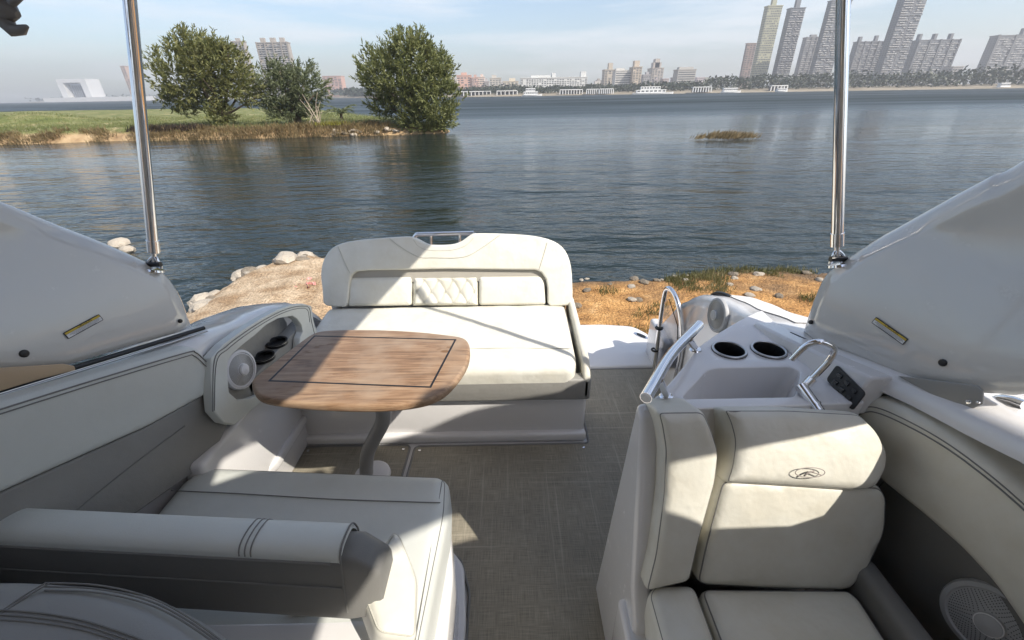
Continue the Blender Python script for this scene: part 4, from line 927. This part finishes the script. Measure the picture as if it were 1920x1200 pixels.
# transom hoop, cleats
hp_ = [at(1226, 712, y=2.2), at(1228, 680, y=2.21), at(1236, 620, y=2.22), at(1244, 562, y=2.2), at(1251, 541, y=2.16), at(1263, 550, y=2.1), at(1274, 580, y=2.03), at(1279, 625, y=1.99), at(1276, 670, y=1.97), at(1262, 730, y=1.95)]
hoop = tube('transom_rail', hp_, .0135, CHR, boat, 12, smooth_path=6)
ACR = bpy.data.materials.new('clear_acrylic'); ACR.use_nodes = True; ab = ACR.node_tree.nodes['Principled BSDF']; ab.inputs['Base Color'].default_value = (.86, .84, .84, 1); ab.inputs['Roughness'].default_value = .04; ab.inputs['Transmission Weight'].default_value = 1.0; ab.inputs['IOR'].default_value = 1.2
gq = [at(1238, 618, y=2.205), at(1247, 566, y=2.19), at(1254, 560, y=2.15), at(1270, 610, y=2.04), at(1270, 690, y=1.99), at(1232, 690, y=2.2)]
gn = (gq[0] - gq[5]).cross(gq[4] - gq[5]).normalized(); slab('acrylic_gate', gq, frame(gq[5], gq[4] - gq[5], gn), .005, ACR, boat, 0)['label'] = 'clear acrylic gate panel inside the chrome hoop'
for u, v in ((1236, 615), (1228, 656)):
    p = at(u, v, y=2.22); v_, f_ = tube_data([p + V((.019 * math.cos(a), .019 * math.sin(a), 0)) for a in [2 * PI * j / 20 for j in range(20)]], .0065, 6, True); mesh('rail_collar', v_, f_, BLK, hoop)
for u, v, x in ((555, 556, -1.24), (1352, 549, 1.06)):
    p = at(u, v, x=x); p.z = zs(p.y) + .004; tube('cleat', [p + V((0, -.09, .028)), p + V((0, -.04, .02)), p + V((0, .04, -.01)), p + V((0, .09, -.05))], .011, BLK, boat, 8, smooth_path=4)

# ------------------------------------------------------------------ canopy over the cockpit, its poles
can = empty('sun_canopy'); tag(can, 'canopy roof over the cockpit, only its grey hook shows at top left', 'canopy')
CANV = mat('canvas', (.32, .31, .285), .9)
slab('roof', [(.92, -1.5), (.92, -.12), (.86, .16), (.60, .045), (.395, -.065), (.355, .08), (.40, .17), (.478, .27), (.49, .64), (.57, 1.29), (.67, 1.64), (.64, 1.78), (-1.0, 1.78), (-1.25, 1.6), (-1.25, 1.1), (-1.12, .4), (-1.1, -1.5)], frame((0, 0, 2.2), (1, 0, 0), (0, 0, 1)), .05, CANV, can, .015)
hk = [at(-30, -40, y=1.22), at(-4, 6, y=1.2), at(8, 40, y=1.2), at(24, 57, y=1.2), at(40, 56, y=1.2), at(51, 49, y=1.2)]
GRYH = mat('grey_bracket', (.16, .16, .16), .4)
tube('hook', hk, [.02, .022, .018, .0145, .011, .004] , GRYH, can, 8)
tube('hook_arm', [at(-10, 22, y=1.205), at(22, 6, y=1.2), at(70, -40, y=1.2)], .0085, GRYH, can, 8); tube('hook_block', [at(-20, 6, y=1.2), at(20, 22, y=1.2), at(34, 28, y=1.2)], [.024, .022, .008], GRYH, can, 6)
tube('hanger', [at(-30, -40, y=1.22), at(-30, -40, y=1.22) + V((0, .05, .42))], .02, GRYH, can, 8)
for b_, t_, fn, lb in (((1563, 487), (1581, 0), fnR, 'right chrome canopy pole, sloping inward beside the towers'), ((296, 497), (243, 0), fnL, 'left chrome canopy pole, sloping inward before the island')):
    p0 = at(*b_, fn=fn); sg = 1 if p0.x > 0 else -1; p0 = p0 + V((sg * .01, .0, .0)); p1 = at(*t_, y=p0.y + .06); d = (p1 - p0).normalized(); p2 = p0 + d * ((2.2 - p0.z) / d.z)
    t = empty('canopy_pole'); tag(t, lb, 'pole', 'chrome canopy poles')
    tube('tube', [p0 + d * .055, p2], .0155, CHR, t, 20); tube('end_sleeve', [p0 + d * .045, p0 + d * .085], .0175, CHR, t, 20)
    tube('neck', [p0 + d * .012, p0 + d * .05], .007, CHR, t, 10)
    tube('fork', [p0 + V((-.016, 0, -.012)), p0 + V((-.016, 0, .01)), p0 + d * .028, p0 + V((.016, 0, .01)), p0 + V((.016, 0, -.012))], .006, CHR, t, 8, smooth_path=4)
    tube('pivot', [p0 + V((-.024, -.004, .004)), p0 + V((.024, -.004, .004))], .0085, BLK, t, 10)
    lathe('foot_plate', [(0, -.02), (.028, -.02), (.026, -.013), (0, -.012)], frame(p0, (1, 0, 0), V((sg * -.25, .35, 1))), CHR, t, 20)

# ------------------------------------------------------------------ aft bench
bn = empty('aft_bench'); tag(bn, 'cream upholstered bench with quilted back across the stern', 'bench')
bs = box('base', -1.115, .365, 1.685, 2.39, -.002, .263, GEL, bn, .02)
box('base_step', -1.12, .372, 1.655, 1.70, -.001, .055, GEL, bs, .015)
box('fascia', -1.105, .375, 1.655, 1.72, .268, .392, VIN, bn, .014)['label'] = 'grey vinyl band under the seat'
seatfr = frame((-.39, 1.98, .382), (1, 0, 0), (0, -.035, 1))
sc_ = cushion('seat_cushion', [(-.70, -.325), (.675, -.325), (.70, -.25), (.715, .33), (-.715, .33)], seatfr, .091, .040, LEA, bn, .012, .05, None, wob=.005)
seam([fmap(seatfr, (x, -.17 + .012 * math.cos(x * 3)), .1015) for x in (-.66, -.3, 0, .3, .68)], PIPE, sc_, .0022); seam([fmap(seatfr, (x, -.293), .087) for x in (-.66, -.3, 0, .3, .66)], PIPE, sc_, .002)
NB = V((0, -.94, .34)).normalized(); frB = frame((-.4, 2.36, .60), (1, 0, 0), NB)
def onB(pts, h=0):
    O = frB[0] + NB * h; out = []
    for u, v in pts:
        d = ray(u, v); t = (O - V((0, 0, HC))).dot(NB) / d.dot(NB); out.append(V((0, 0, HC)) + d * t)
    return out
hs = catmull(onB([(604, 545), (601, 515), (606, 488), (622, 465), (652, 453), (705, 447), (760, 443), (775, 445), (790, 453), (805, 458), (828, 459), (852, 457), (868, 450), (882, 440), (895, 437), (945, 438), (1000, 442), (1038, 452), (1060, 470), (1071, 500), (1074, 545)], .07), 3)
hs += onB([(1074, 566), (1068, 573), (1031, 574), (1027, 568), (1027, 540), (1024, 524), (1016, 511), (1004, 506), (840, 504), (690, 507), (667, 509), (658, 517), (654, 540), (651, 570), (646, 576), (612, 574), (605, 568)], .07)
bk = slab('back_cushion', hs, frame(frB[0] - NB * .06, (1, 0, 0), NB), .13, LEA, bn, .032, 5); bk['label'] = 'horseshoe cream back cushion with notched top'
for pts in ([(634, 462), (644, 487), (656, 512)], [(1026, 455), (1019, 480), (1011, 505)], [(730, 447), (750, 462), (783, 481), (812, 483), (868, 482), (900, 467), (938, 440)]):
    seam(onB(pts, .0715), PIPE, bk, .0022)
seam(onB([(775, 449), (785, 462), (805, 469), (845, 469), (872, 461), (888, 446)], .0705), PIPE, bk, .0016)
slab('recess_strip', onB([(652, 505), (1022, 500), (1030, 525), (650, 530)], .04), frame(frB[0] + NB * .03, (1, 0, 0), NB), .012, mat('beige_strip', (.36, .34, .30), .55), bn, 0)['label'] = 'beige strip above the quilted pads'
box('back_board', -1.10, .33, 2.375, 2.40, .30, .60, GEL, bn)
fp = frame(frB[0] + NB * .0, (1, 0, 0), NB)
pl_ = [onB(p, .055) for p in ([(653, 521), (771, 519), (771, 573), (651, 575)], [(898, 519), (1014, 518), (1021, 530), (1024, 572), (898, 573)])]
for p in pl_: cushion('back_pad', p, fp, .055, .02, LEA, bn, .006, .02)
q = [to_fr(fp, p) for p in onB([(772, 574), (897, 574), (896, 518), (773, 519)], .05)]
nu, nv = 72, 40; vs_, fs = [], []
for j in range(nv + 1):
    for i in range(nu + 1):
        s, t_ = i / nu, j / nv; a = V(q[0]).lerp(V(q[1]), s); b = V(q[3]).lerp(V(q[2]), s); p = a.lerp(b, t_)
        g1 = (s * 4.6 + t_ * 1.3); g2 = (s * 4.6 - t_ * 1.3 + 1.3)
        def groove(g): d = abs(g - round(g)); return max(0, 1 - d / .07) * .5 + max(0, 1 - abs(d - .10) / .035) * .35
        dome = abs(math.sin(PI * g1) * math.sin(PI * g2)) ** .5
        ed = min(s, 1 - s) * 14; et = min(t_, 1 - t_) * 8; rim = min(1, ed, et)
        h = .052 + .009 * dome * rim - .004 * max(groove(g1), groove(g2)) - .03 * (1 - rim) ** 2
        vs_.append(fmap(fp, p, h))
for j in range(nv):
    for i in range(nu): b = j * (nu + 1) + i; fs.append((b, b + 1, b + nu + 2, b + nu + 1))
qp = mesh('quilted_pad', vs_, fs, LEA, bn); qp['label'] = 'diamond-quilted centre back pad'
parts = []
for sgn_, off in ((1, 0), (-1, 1.3)):
    for kk in range(-2, 9):
        for de in (-.055, .055):
            pth = []
            for m_ in range(25):
                t_ = m_ / 24; s = (kk + de - off - sgn_ * t_ * 1.3) / 4.6
                if .015 < s < .985 and .03 < t_ < .97: pth.append(fmap(fp, V(q[0]).lerp(V(q[1]), s).lerp(V(q[3]).lerp(V(q[2]), s), t_), .0535))
            if len(pth) > 3: parts.append(tube_data(pth, .0011, 5))
v, f = join(parts); tag(mesh('quilt_stitching', v, f, PIPE, qp), kind='stuff')
arm = slab('side_arm', [(1.655, .275), (2.38, .275), (2.38, .50), (2.30, .52), (1.72, .47), (1.655, .40)], frame((.335, 0, 0), (0, 1, 0), (1, 0, 0)), .035, LEA2, bn, .012, 3, .02)
for x in (-1.06, .30):
    box('hinge_post', x - .02, x + .02, 2.30, 2.36, .36, .50, GEL, bn, .006)
gp = [at(u, v, y=2.56) for u, v in ((772, 455), (780, 441), (792, 439), (880, 437), (888, 438), (898, 452))]
gr = tube('grab_rail', gp, .0125, CHR, bn, 12, smooth_path=5); gr['label'] = 'chrome rail behind the notch of the back'
for u in (808, 862): tube('rail_post', [at(u, 438, y=2.56), at(u, 475, y=2.56)], .008, CHR, gr, 10)

# ------------------------------------------------------------------ table
tb = empty('cockpit_table'); tag(tb, 'weathered teak table with dark inlay line and curved leg', 'table')
TZ = .72
tp = [at(u, v, z=TZ) for u, v in ((471, 716), (480, 738), (510, 749), (590, 757), (700, 760), (780, 753), (825, 738), (855, 712), (876, 680), (881, 652), (872, 634), (840, 627), (770, 620), (690, 617), (620, 618), (588, 624), (560, 642), (515, 676), (482, 702))]
tops = slab('table_top', [p for p in catmull(tp, 5, True)], frame((0, 0, TZ - .034), (1, 0, 0), (0, 0, 1)), .034, TEAK, tb, .012, 4)
ip = [at(u, v, z=TZ) for u, v in ((590, 630), (854, 637), (807, 726), (505, 714))]; parts = []
for i in range(4):
    a, b = ip[i], ip[(i + 1) % 4]; d = (b - a).normalized(); s = V((-d.y, d.x, 0)) * .0036; a = a - d * .0036; b = b + d * .0036
    parts.append(([a + s + V((0, 0, k)) for k in (-.004, .0006)] + [a - s + V((0, 0, k)) for k in (-.004, .0006)] + [b + s + V((0, 0, k)) for k in (-.004, .0006 + i * 1e-5)] + [b - s + V((0, 0, k)) for k in (-.004, .0006 + i * 1e-5)], [(1, 5, 7, 3), (0, 1, 3, 2), (4, 6, 7, 5), (0, 4, 5, 1), (2, 3, 7, 6)]))
v, f = join(parts); mesh('inlay', v, f, BLK, tops, False)
lg = [at(718, 752, y=1.38), at(719, 775, y=1.39), at(716, 795, y=1.40), at(700, 825, y=1.41), at(690, 848, y=1.42), at(687, 870, y=1.43), at(689, 900, y=1.45)]
lg[0].z = TZ - .03; lg[-1].z = .0
tube('leg', [lg[0], lg[1] + V((0, 0, .05))] + lg[1:], .031, mat('grey_leg', (.28, .275, .265), .4, spec=.5), tb, 18, smooth_path=6)
lathe('base_plate', [(0, 0), (.085, 0), (.082, .012), (.07, .016), (0, .018)], frame((lg[-1].x + .03, lg[-1].y, .006), (1, 0, 0), (0, 0, 1)), GEL, tb, 40)

# ------------------------------------------------------------------ left lounge with folded backrest
lo = empty('lounge_seat'); tag(lo, 'grey-white lounge seat with its backrest folded flat, at left', 'seat')
lb_ = slab('base', [(-1.12, .2), (-1.12, 1.045), (-.26, 1.025), (-.225, .97), (-.195, .8), (-.18, .2)], frame((0, 0, -.002), (1, 0, 0), (0, 0, 1)), .30, GEL, lo, .02, 3, .03)
slab('base_flange', [(-.9, .2), (-.9, 1.05), (-.25, 1.045), (-.195, .98), (-.172, .8), (-.165, .2)], frame((0, 0, -.001), (1, 0, 0), (0, 0, 1)), .05, GEL, lb_, .012, 3, .03)
lfr = frame((0, 0, .30), (1, 0, 0), (0, 0, 1))
lc = cushion('seat_cushion', [(-1.14, .35), (-1.15, 1.06), (-1.09, 1.115), (-.255, 1.055), (-.225, 1.03), (-.212, .90), (-.235, .35)], lfr, .15, .05, LEAG, lo, .010, .04, THR, pr=.0018)
seam([p + V((0, 0, .006)) for p in (at(322, 922, z=.452), at(450, 928, z=.455), at(620, 938, z=.455), at(760, 943, z=.453), at(826, 945, z=.449))], THR, lc, .0018)
seam([(-.246, y, .446) for y in (1.02, .9, .7, .5)], THR, lc, .0015)
wfr = frame((0, 0, .43), (1, 0, 0), V((.25, 0, 1)))
cushion('end_pad', [at(u, v, z=.49) for u, v in ((666, 1143), (700, 1085), (730, 1036), (745, 1042), (762, 1078), (778, 1118), (774, 1230), (700, 1230))], wfr, .075, .02, LEA, lo, .004, .02, PIPE, pr=.002)
NEAR = .9
def lift(p): return V((p.x * NEAR, p.y * NEAR, HC - (HC - p.z) * NEAR))
def prof_rows(prof, xs, sh, end=None):
    rows = []
    for x in xs: rows.append([V((x, a + sh * (x + .43) * -.065 / .9, b)) for a, b in prof])
    return rows
body = smooth2([(.74, .53), (.742, .57), (.725, .602), (.70, .612), (.66, .611), (.641, .600), (.624, .54), (.602, .455), (.604, .43), (.63, .415), (.70, .42), (.735, .46)], 3)
rows = prof_rows(body, [-1.75, -1.4, -1.0, -.7, -.5, -.44, -.42], 1)
c0 = V((0, .68, .49))
r5 = rows[5]
rows.append([V((-.395, c0.y + (p.y - c0.y) * .985, c0.z + (p.z - c0.z) * .975)) for p in r5])
rows.append([V((-.345, c0.y + (p.y - c0.y) * .90, .42 + (p.z - .42) * .70)) for p in r5])
rows.append([V((-.338, c0.y + (p.y - c0.y) * .82, .425 + (p.z - .42) * .60)) for p in r5])
fb = loft('folded_backrest', [[lift(p) for p in r_] for r_ in rows], DARKV, lo, True, True); fb['label'] = 'charcoal underside of the folded backrest'
tpr = smooth2([(.752, .54), (.754, .578), (.735, .618), (.70, .630), (.664, .630), (.645, .618), (.639, .602)], 4)
rows = prof_rows(tpr, [-1.75, -1.4, -1.0, -.7, -.5, -.445, -.43], 1); rows.append([p + V((.004, 0, -.012)) + (c0 - V((0, p.y, p.z))) * .03 for p in rows[-1]])
ft = loft('folded_backrest_top', [[lift(p) for p in r_] for r_ in rows], LEAG, lo); ft['label'] = 'pale padded top of the folded backrest'
for x in (-.68, -.665, -.65): seam([lift(V((x, a + (x + .43) * -.065 / .9, b + .0012))) for a, b in tpr[2:-1:3]], THR, ft, .0016)
seam([lift(V((x, .637 + (x + .43) * -.065 / .9,   .600))) for x in (-1.7, -1.2, -.8, -.45)], THR, ft, .003); seam([lift(V((x, .6205 + (x + .43) * -.065 / .9, .530))) for x in (-1.7, -1.2, -.8, -.43)], THR, fb, .0022)
seam([lift(V((-.425, a, b + .0012))) for a, b in tpr] + [lift(V((-.425, .6225, .54))), lift(V((-.425, .602, .46)))], THR, fb, .0022)
box('locker_lid', -1.1, -.32, .12, .60, .299, .46, GEL, lo, .025)
hb = at(560, 1138, z=.475); hi = box('hinge', hb.x - .025, hb.x + .025, hb.y - .006, hb.y + .03, .462, .468, CHR, lo); tube('hinge_pin', [(hb.x - .027, hb.y, .471), (hb.x + .027, hb.y, .471)], .005, CHR, hi, 10)

# ------------------------------------------------------------------ helm seat (bottom left)
he = empty('helm_seat'); tag(he, 'slate leather seat top with triple stitching in the near left corner', 'seat')
hfr = frame((0, 0, .47), (1, 0, 0), (0, 0, 1))
hc = cushion('backrest_top', [(-1.45, .50), (-.99, .515), (-.79, .50), (-.67, .475), (-.545, .425), (-.45, .375), (-.39, .27), (-.38, -.15), (-1.45, -.15)], hfr, .325, .06, HELM, he, .012, .06)
box('pedestal', -1.35, -.5, -.1, .38, -.001, .48, GEL, he, .03)
hz = .797
for k in (0, 1, 2):
    o = 7 * k
    seam([at(u, v + o, z=hz - .0 - .001 * k) for u, v in ((84, 1093), (170, 1096), (240, 1108), (300, 1128), (360, 1162), (430, 1212))], THR, hc, .0016)
for k in (0, 1, 2): seam([at(u, v + 9 * k, z=hz + .006) for u, v in ((-40, 1142), (60, 1148), (150, 1162), (240, 1190), (300, 1215))], THR, hc, .0016)
for k in (0, 8): seam([at(u + k, v, z=hz + .004) for u, v in ((84, 1094), (40, 1120), (-20, 1162))], THR, hc, .0016)

# ------------------------------------------------------------------ wet bar
wb = empty('wet_bar'); tag(wb, 'white moulded wet bar with sink, cup holders and chrome grab rail', 'counter')
topl = [(.345, .885), (.352, .90), (.368, .92), (.415, .96), (.493, 1.05), (.56, 1.13), (.616, 1.20), (.70, 1.272), (.78, 1.335), (.86, 1.395), (.93, 1.44), (.96, 1.455), (.945, .90)]
botl = [(.32, .89), (.325, .90), (.33, .92), (.345, .97), (.385, 1.09), (.44, 1.18), (.50, 1.26), (.60, 1.33), (.70, 1.395), (.82, 1.45), (.93, 1.49), (.965, 1.50), (.95, .80)]
rows = [[V((a, b, -.003)) for a, b in botl], [V((a * .6 + c * .4, b * .6 + d * .4, .5)) for (a, b), (c, d) in zip(botl, topl)], [V((a, b, .80)) for a, b in topl], [V((a, b, .85)) for a, b in topl]]
ct = loft('counter', rows, GEL, wb, True, True)
bz = [(.46, .93), (.485, .96), (.535, 1.01), (.595, 1.075), (.85, 1.075), (.865, 1.05), (.80, .96), (.775, .93)]
cx, cy = .66, 1.0
ckb = loft('cutter', [[V((cx + (a - cx) * .84, cy + (b - cy) * .84, .725)) for a, b in roundpoly(bz, .05)], [V((a, b, .86)) for a, b in roundpoly(bz, .05)]], None, None, True, True)
cups = [at(1367, 657, z=.85), at(1441, 657, z=.85)]
ckc = [lathe('cutter', [(.044, -.09), (.046, .02)], frame(p, (1, 0, 0), (0, 0, 1)), None, None, 32, 30, True) for p in cups]
cut(ct, [ckb] + ckc); bevel(ct, .010, 3, 40)
for p in cups:
    f_ = frame(p, (1, 0, 0), (0, 0, 1))
    c = lathe('cup_holder', [(.0, -.085), (.042, -.085), (.0435, -.002), (.046, .004), (.052, .0045), (.0545, .0015), (.054, .0002)], f_, BLK, wb, 36)
    v, f = tube_data([fmap(f_, (.0495 * math.cos(a), .0495 * math.sin(a)), .0035) for a in [2 * PI * k / 40 for k in range(40)]], .0042, 8, True); mesh('rim', v, f, STL, c)
fS = lambda y, z: .905 + .35 * (z - .85) - .12 * (y - 1.0)
bsp = slab('backsplash', [(.91, .80), (1.34, .80), (1.34, .862), (1.2, .88), (.91, .925)], frame((.0, 0, 0), (0, 1, 0), (1, 0, 0)), .05, GEL, wb, 0)
for v in bsp.data.vertices: v.co.x = fS(v.co.y, v.co.z) + (v.co.x if v.co.x > .01 else 0) * 1.5
bevel(fix(bsp), .008, 3)
nS = inward(fS, V((0, 1, .88)), 1); sw = [at(u, v, fn=fS) + nS * .0005 for u, v in ((1571, 684), (1626, 738), (1600, 771), (1551, 712))]
sp2 = slab('switch_panel', sw, frame(sw[0], (0, 1, 0), nS), .005, BLK, wb, .001, 1, .01); sp2['label'] = 'black switch panel'
fr = frame(sw[0], (0, 1, 0), nS); lp = [to_fr(fr, p) for p in sw]
for s, t_ in ((.25, .3), (.5, .3), (.75, .3), (.25, .7), (.5, .7), (.75, .7)):
    a = V(lp[0]).lerp(V(lp[1]), s); b = V(lp[3]).lerp(V(lp[2]), s); c = a.lerp(b, t_); slab('switch', [c + V(q) * .008 for q in ((-1, -.7), (1, -.7), (1, .7), (-1, .7))], fr, .004, mat('switch_grey', (.03, .03, .032), .25), sp2, .001, 1, h0=.005)
# faucet
fa = tube('faucet', [at(1512, 720, y=.965), at(1535, 697, y=.965), at(1556, 674, y=.965), at(1564, 657, y=.965), at(1556, 646, y=.965), at(1534, 641, y=.97), at(1510, 649, y=.98), at(1484, 674, y=.985)], .0085, CHR, wb, 12, smooth_path=6); fa['label'] = 'chrome gooseneck faucet'
q0, q1 = at(1538, 775, z=.83), at(1500, 722, y=.955)
tube('faucet_body', [q1, q0], .0155, CHR, fa, 16); tube('faucet_collar', [at(1512, 722, y=.963), at(1524, 709, y=.965)], .013, CHR, fa, 14); tube('faucet_ring', [q0.lerp(q1, .25), q0.lerp(q1, .32)], .018, CHR, fa, 16)
# grab rail
ra, rb_ = at(1211, 746, z=.955), at(1311, 609, z=.955); rm = ra.lerp(rb_, .5) + V((-.012, .006, 0))
gr = tube('grab_rail', [ra, rm, rb_], .0148, CHR, wb, 16, smooth_path=8); gr['label'] = 'chrome grab rail on two posts'
for u, v, fx, fy in ((1236, 712, 1250, 742), (1292, 635, 1304, 654)):
    a = at(u, v, z=.955); b = at(fx, fy, z=.853); tube('rail_post', [a, b], .0105, CHR, gr, 14); lathe('post_flange', [(0, 0), (.020, 0), (.017, .004), (0, .006)], frame(b + V((0, 0, -.003)), (1, 0, 0), (0, 0, 1)), CHR, gr, 20)
lathe('end_cap', [(0, 0), (.0135, 0), (.010, .003), (0, .003)], frame(ra, (1, 0, 0), (ra - rm)), WHT, gr, 16)

# ------------------------------------------------------------------ companion seat (right foreground)
co = empty('companion_seat'); tag(co, 'cream leather companion seat with headroll and printed oval logo, right foreground', 'seat')
slab('base', [(.275, .05), (.285, .70), (.93, .70), (.93, .05)], frame((0, 0, -.002), (1, 0, 0), (0, 0, 1)), .335, GEL, co, .02, 3, .02)
def plane_pts(pts, O, n, h=0):
    O = V(O) + n * h; out = []
    for u, v in pts:
        d = ray(u, v); t = (O - V((0, 0, HC))).dot(n) / d.dot(n); out.append(V((0, 0, HC)) + d * t)
    return out
def pad(name, pts, O, n, t, r, m, crown, rc, pipe=THR, pr=.0022):
    n = V(n).normalized(); P_ = plane_pts(pts, O, n, 0); fr = frame(V(O) - n * t, (1, 0, 0), n)
    return cushion(name, P_, fr, t, r, m, co, crown, rc, pipe, pr=pr), n
b1, n1 = pad('backrest', [(1356, 898), (1500, 902), (1655, 914), (1667, 935), (1664, 1000), (1630, 1072), (1596, 1112), (1450, 1108), (1306, 1100), (1322, 1025), (1338, 965)], (.67, .70, .58), (0, -.278, .10), .09, .022, LEA2, .012, .03)
h1, n2 = pad('headroll', [(1355, 766), (1480, 766), (1617, 774), (1650, 807), (1672, 850), (1668, 885), (1648, 918), (1622, 924), (1490, 916), (1360, 909), (1372, 876), (1378, 828), (1368, 790)], (.70, .775, .79), (0, -.60, .42), .11, .028, LEA2, .014, .02)
s1, n3 = pad('side_bolster', [(1232, 772), (1322, 771), (1340, 812), (1351, 850), (1345, 905), (1313, 1020), (1296, 1094), (1210, 1114), (1228, 1042), (1243, 930), (1247, 845), (1240, 800)], (.42, .715, .66), (0, -.40, .17), .12, .022, LEA2, .010, .02)
zf = frame((0, 0, .335), (1, 0, 0), (0, 0, 1))
cushion('seat_cushion', [(.475, .655), (.86, .645), (.875, .62), (.85, .05), (.47, .05)], zf, .12, .03, LEA2, co, .012, .03, THR, pr=.0022)
cushion('seat_bolster', [(.335, .635), (.36, .66), (.468, .66), (.462, .05), (.33, .05)], zf, .128, .03, LEA2, co, .008, .03, THR, pr=.0022)
box('arm_pad', .885, .945, .05, .70, .30, .50, DARKV, co, .02)['label'] = 'charcoal pad between seat and hull side'
box('back_shell', .50, .90, .76, .80, .30, .66, LEA2, co, .01)
sw_ = slab('side_wall', [(.60, .0), (.60, .35), (.67, .42), (.73, .55), (.80, .71), (.865, .84), (.90, .852), (.92, .852), (.92, .0)], frame((.285, 0, 0), (0, 1, 0), (1, 0, 0)), .055, GEL, co, 0)
for v in sw_.data.vertices: v.co.x += .05 * v.co.z / .85
bevel(sw_, .016, 4)
lgp = plane_pts([(1519, 886)], (.70, .775, .79), n2, .0215)[0]; lf = frame(lgp, (1, 0, 0), n2)
v, f = join([tube_data([fmap(lf, (.036 * math.cos(a), .0115 * math.sin(a)), 0) for a in [2 * PI * k / 48 for k in range(48)]],   .0011, 6, True),
             tube_data([fmap(lf, p, .0002) for p in ((-.016, -.0075), (-.006, -.001), (.002, .002), (.010, .0035))], .0020, 6),
             tube_data([fmap(lf, p, .0002) for p in ((.004, .0005), (.014, -.002), (.026, -.0065))], .0014, 6)])
mesh('oval_logo', v, f, LOGO, h1)

# ------------------------------------------------------------------ hazy air over the river
hz_ = bpy.data.materials.new('haze_air'); hz_.use_nodes = True; nt = hz_.node_tree; nt.nodes.clear(); mo = nt.nodes.new('ShaderNodeOutputMaterial'); pv = nt.nodes.new('ShaderNodeVolumePrincipled')
pv.inputs['Color'].default_value = (.90, .92, .97, 1); pv.inputs['Density'].default_value = .0005; pv.inputs['Anisotropy'].default_value = .2; nt.links.new(pv.outputs[0], mo.inputs['Volume'])
v, f = box_data(-2300, 2300, -2300, 2300, WZ - 1.5, 142); hb_ = mesh('haze', v, f, hz_, None, False); tag(hb_, kind='stuff')
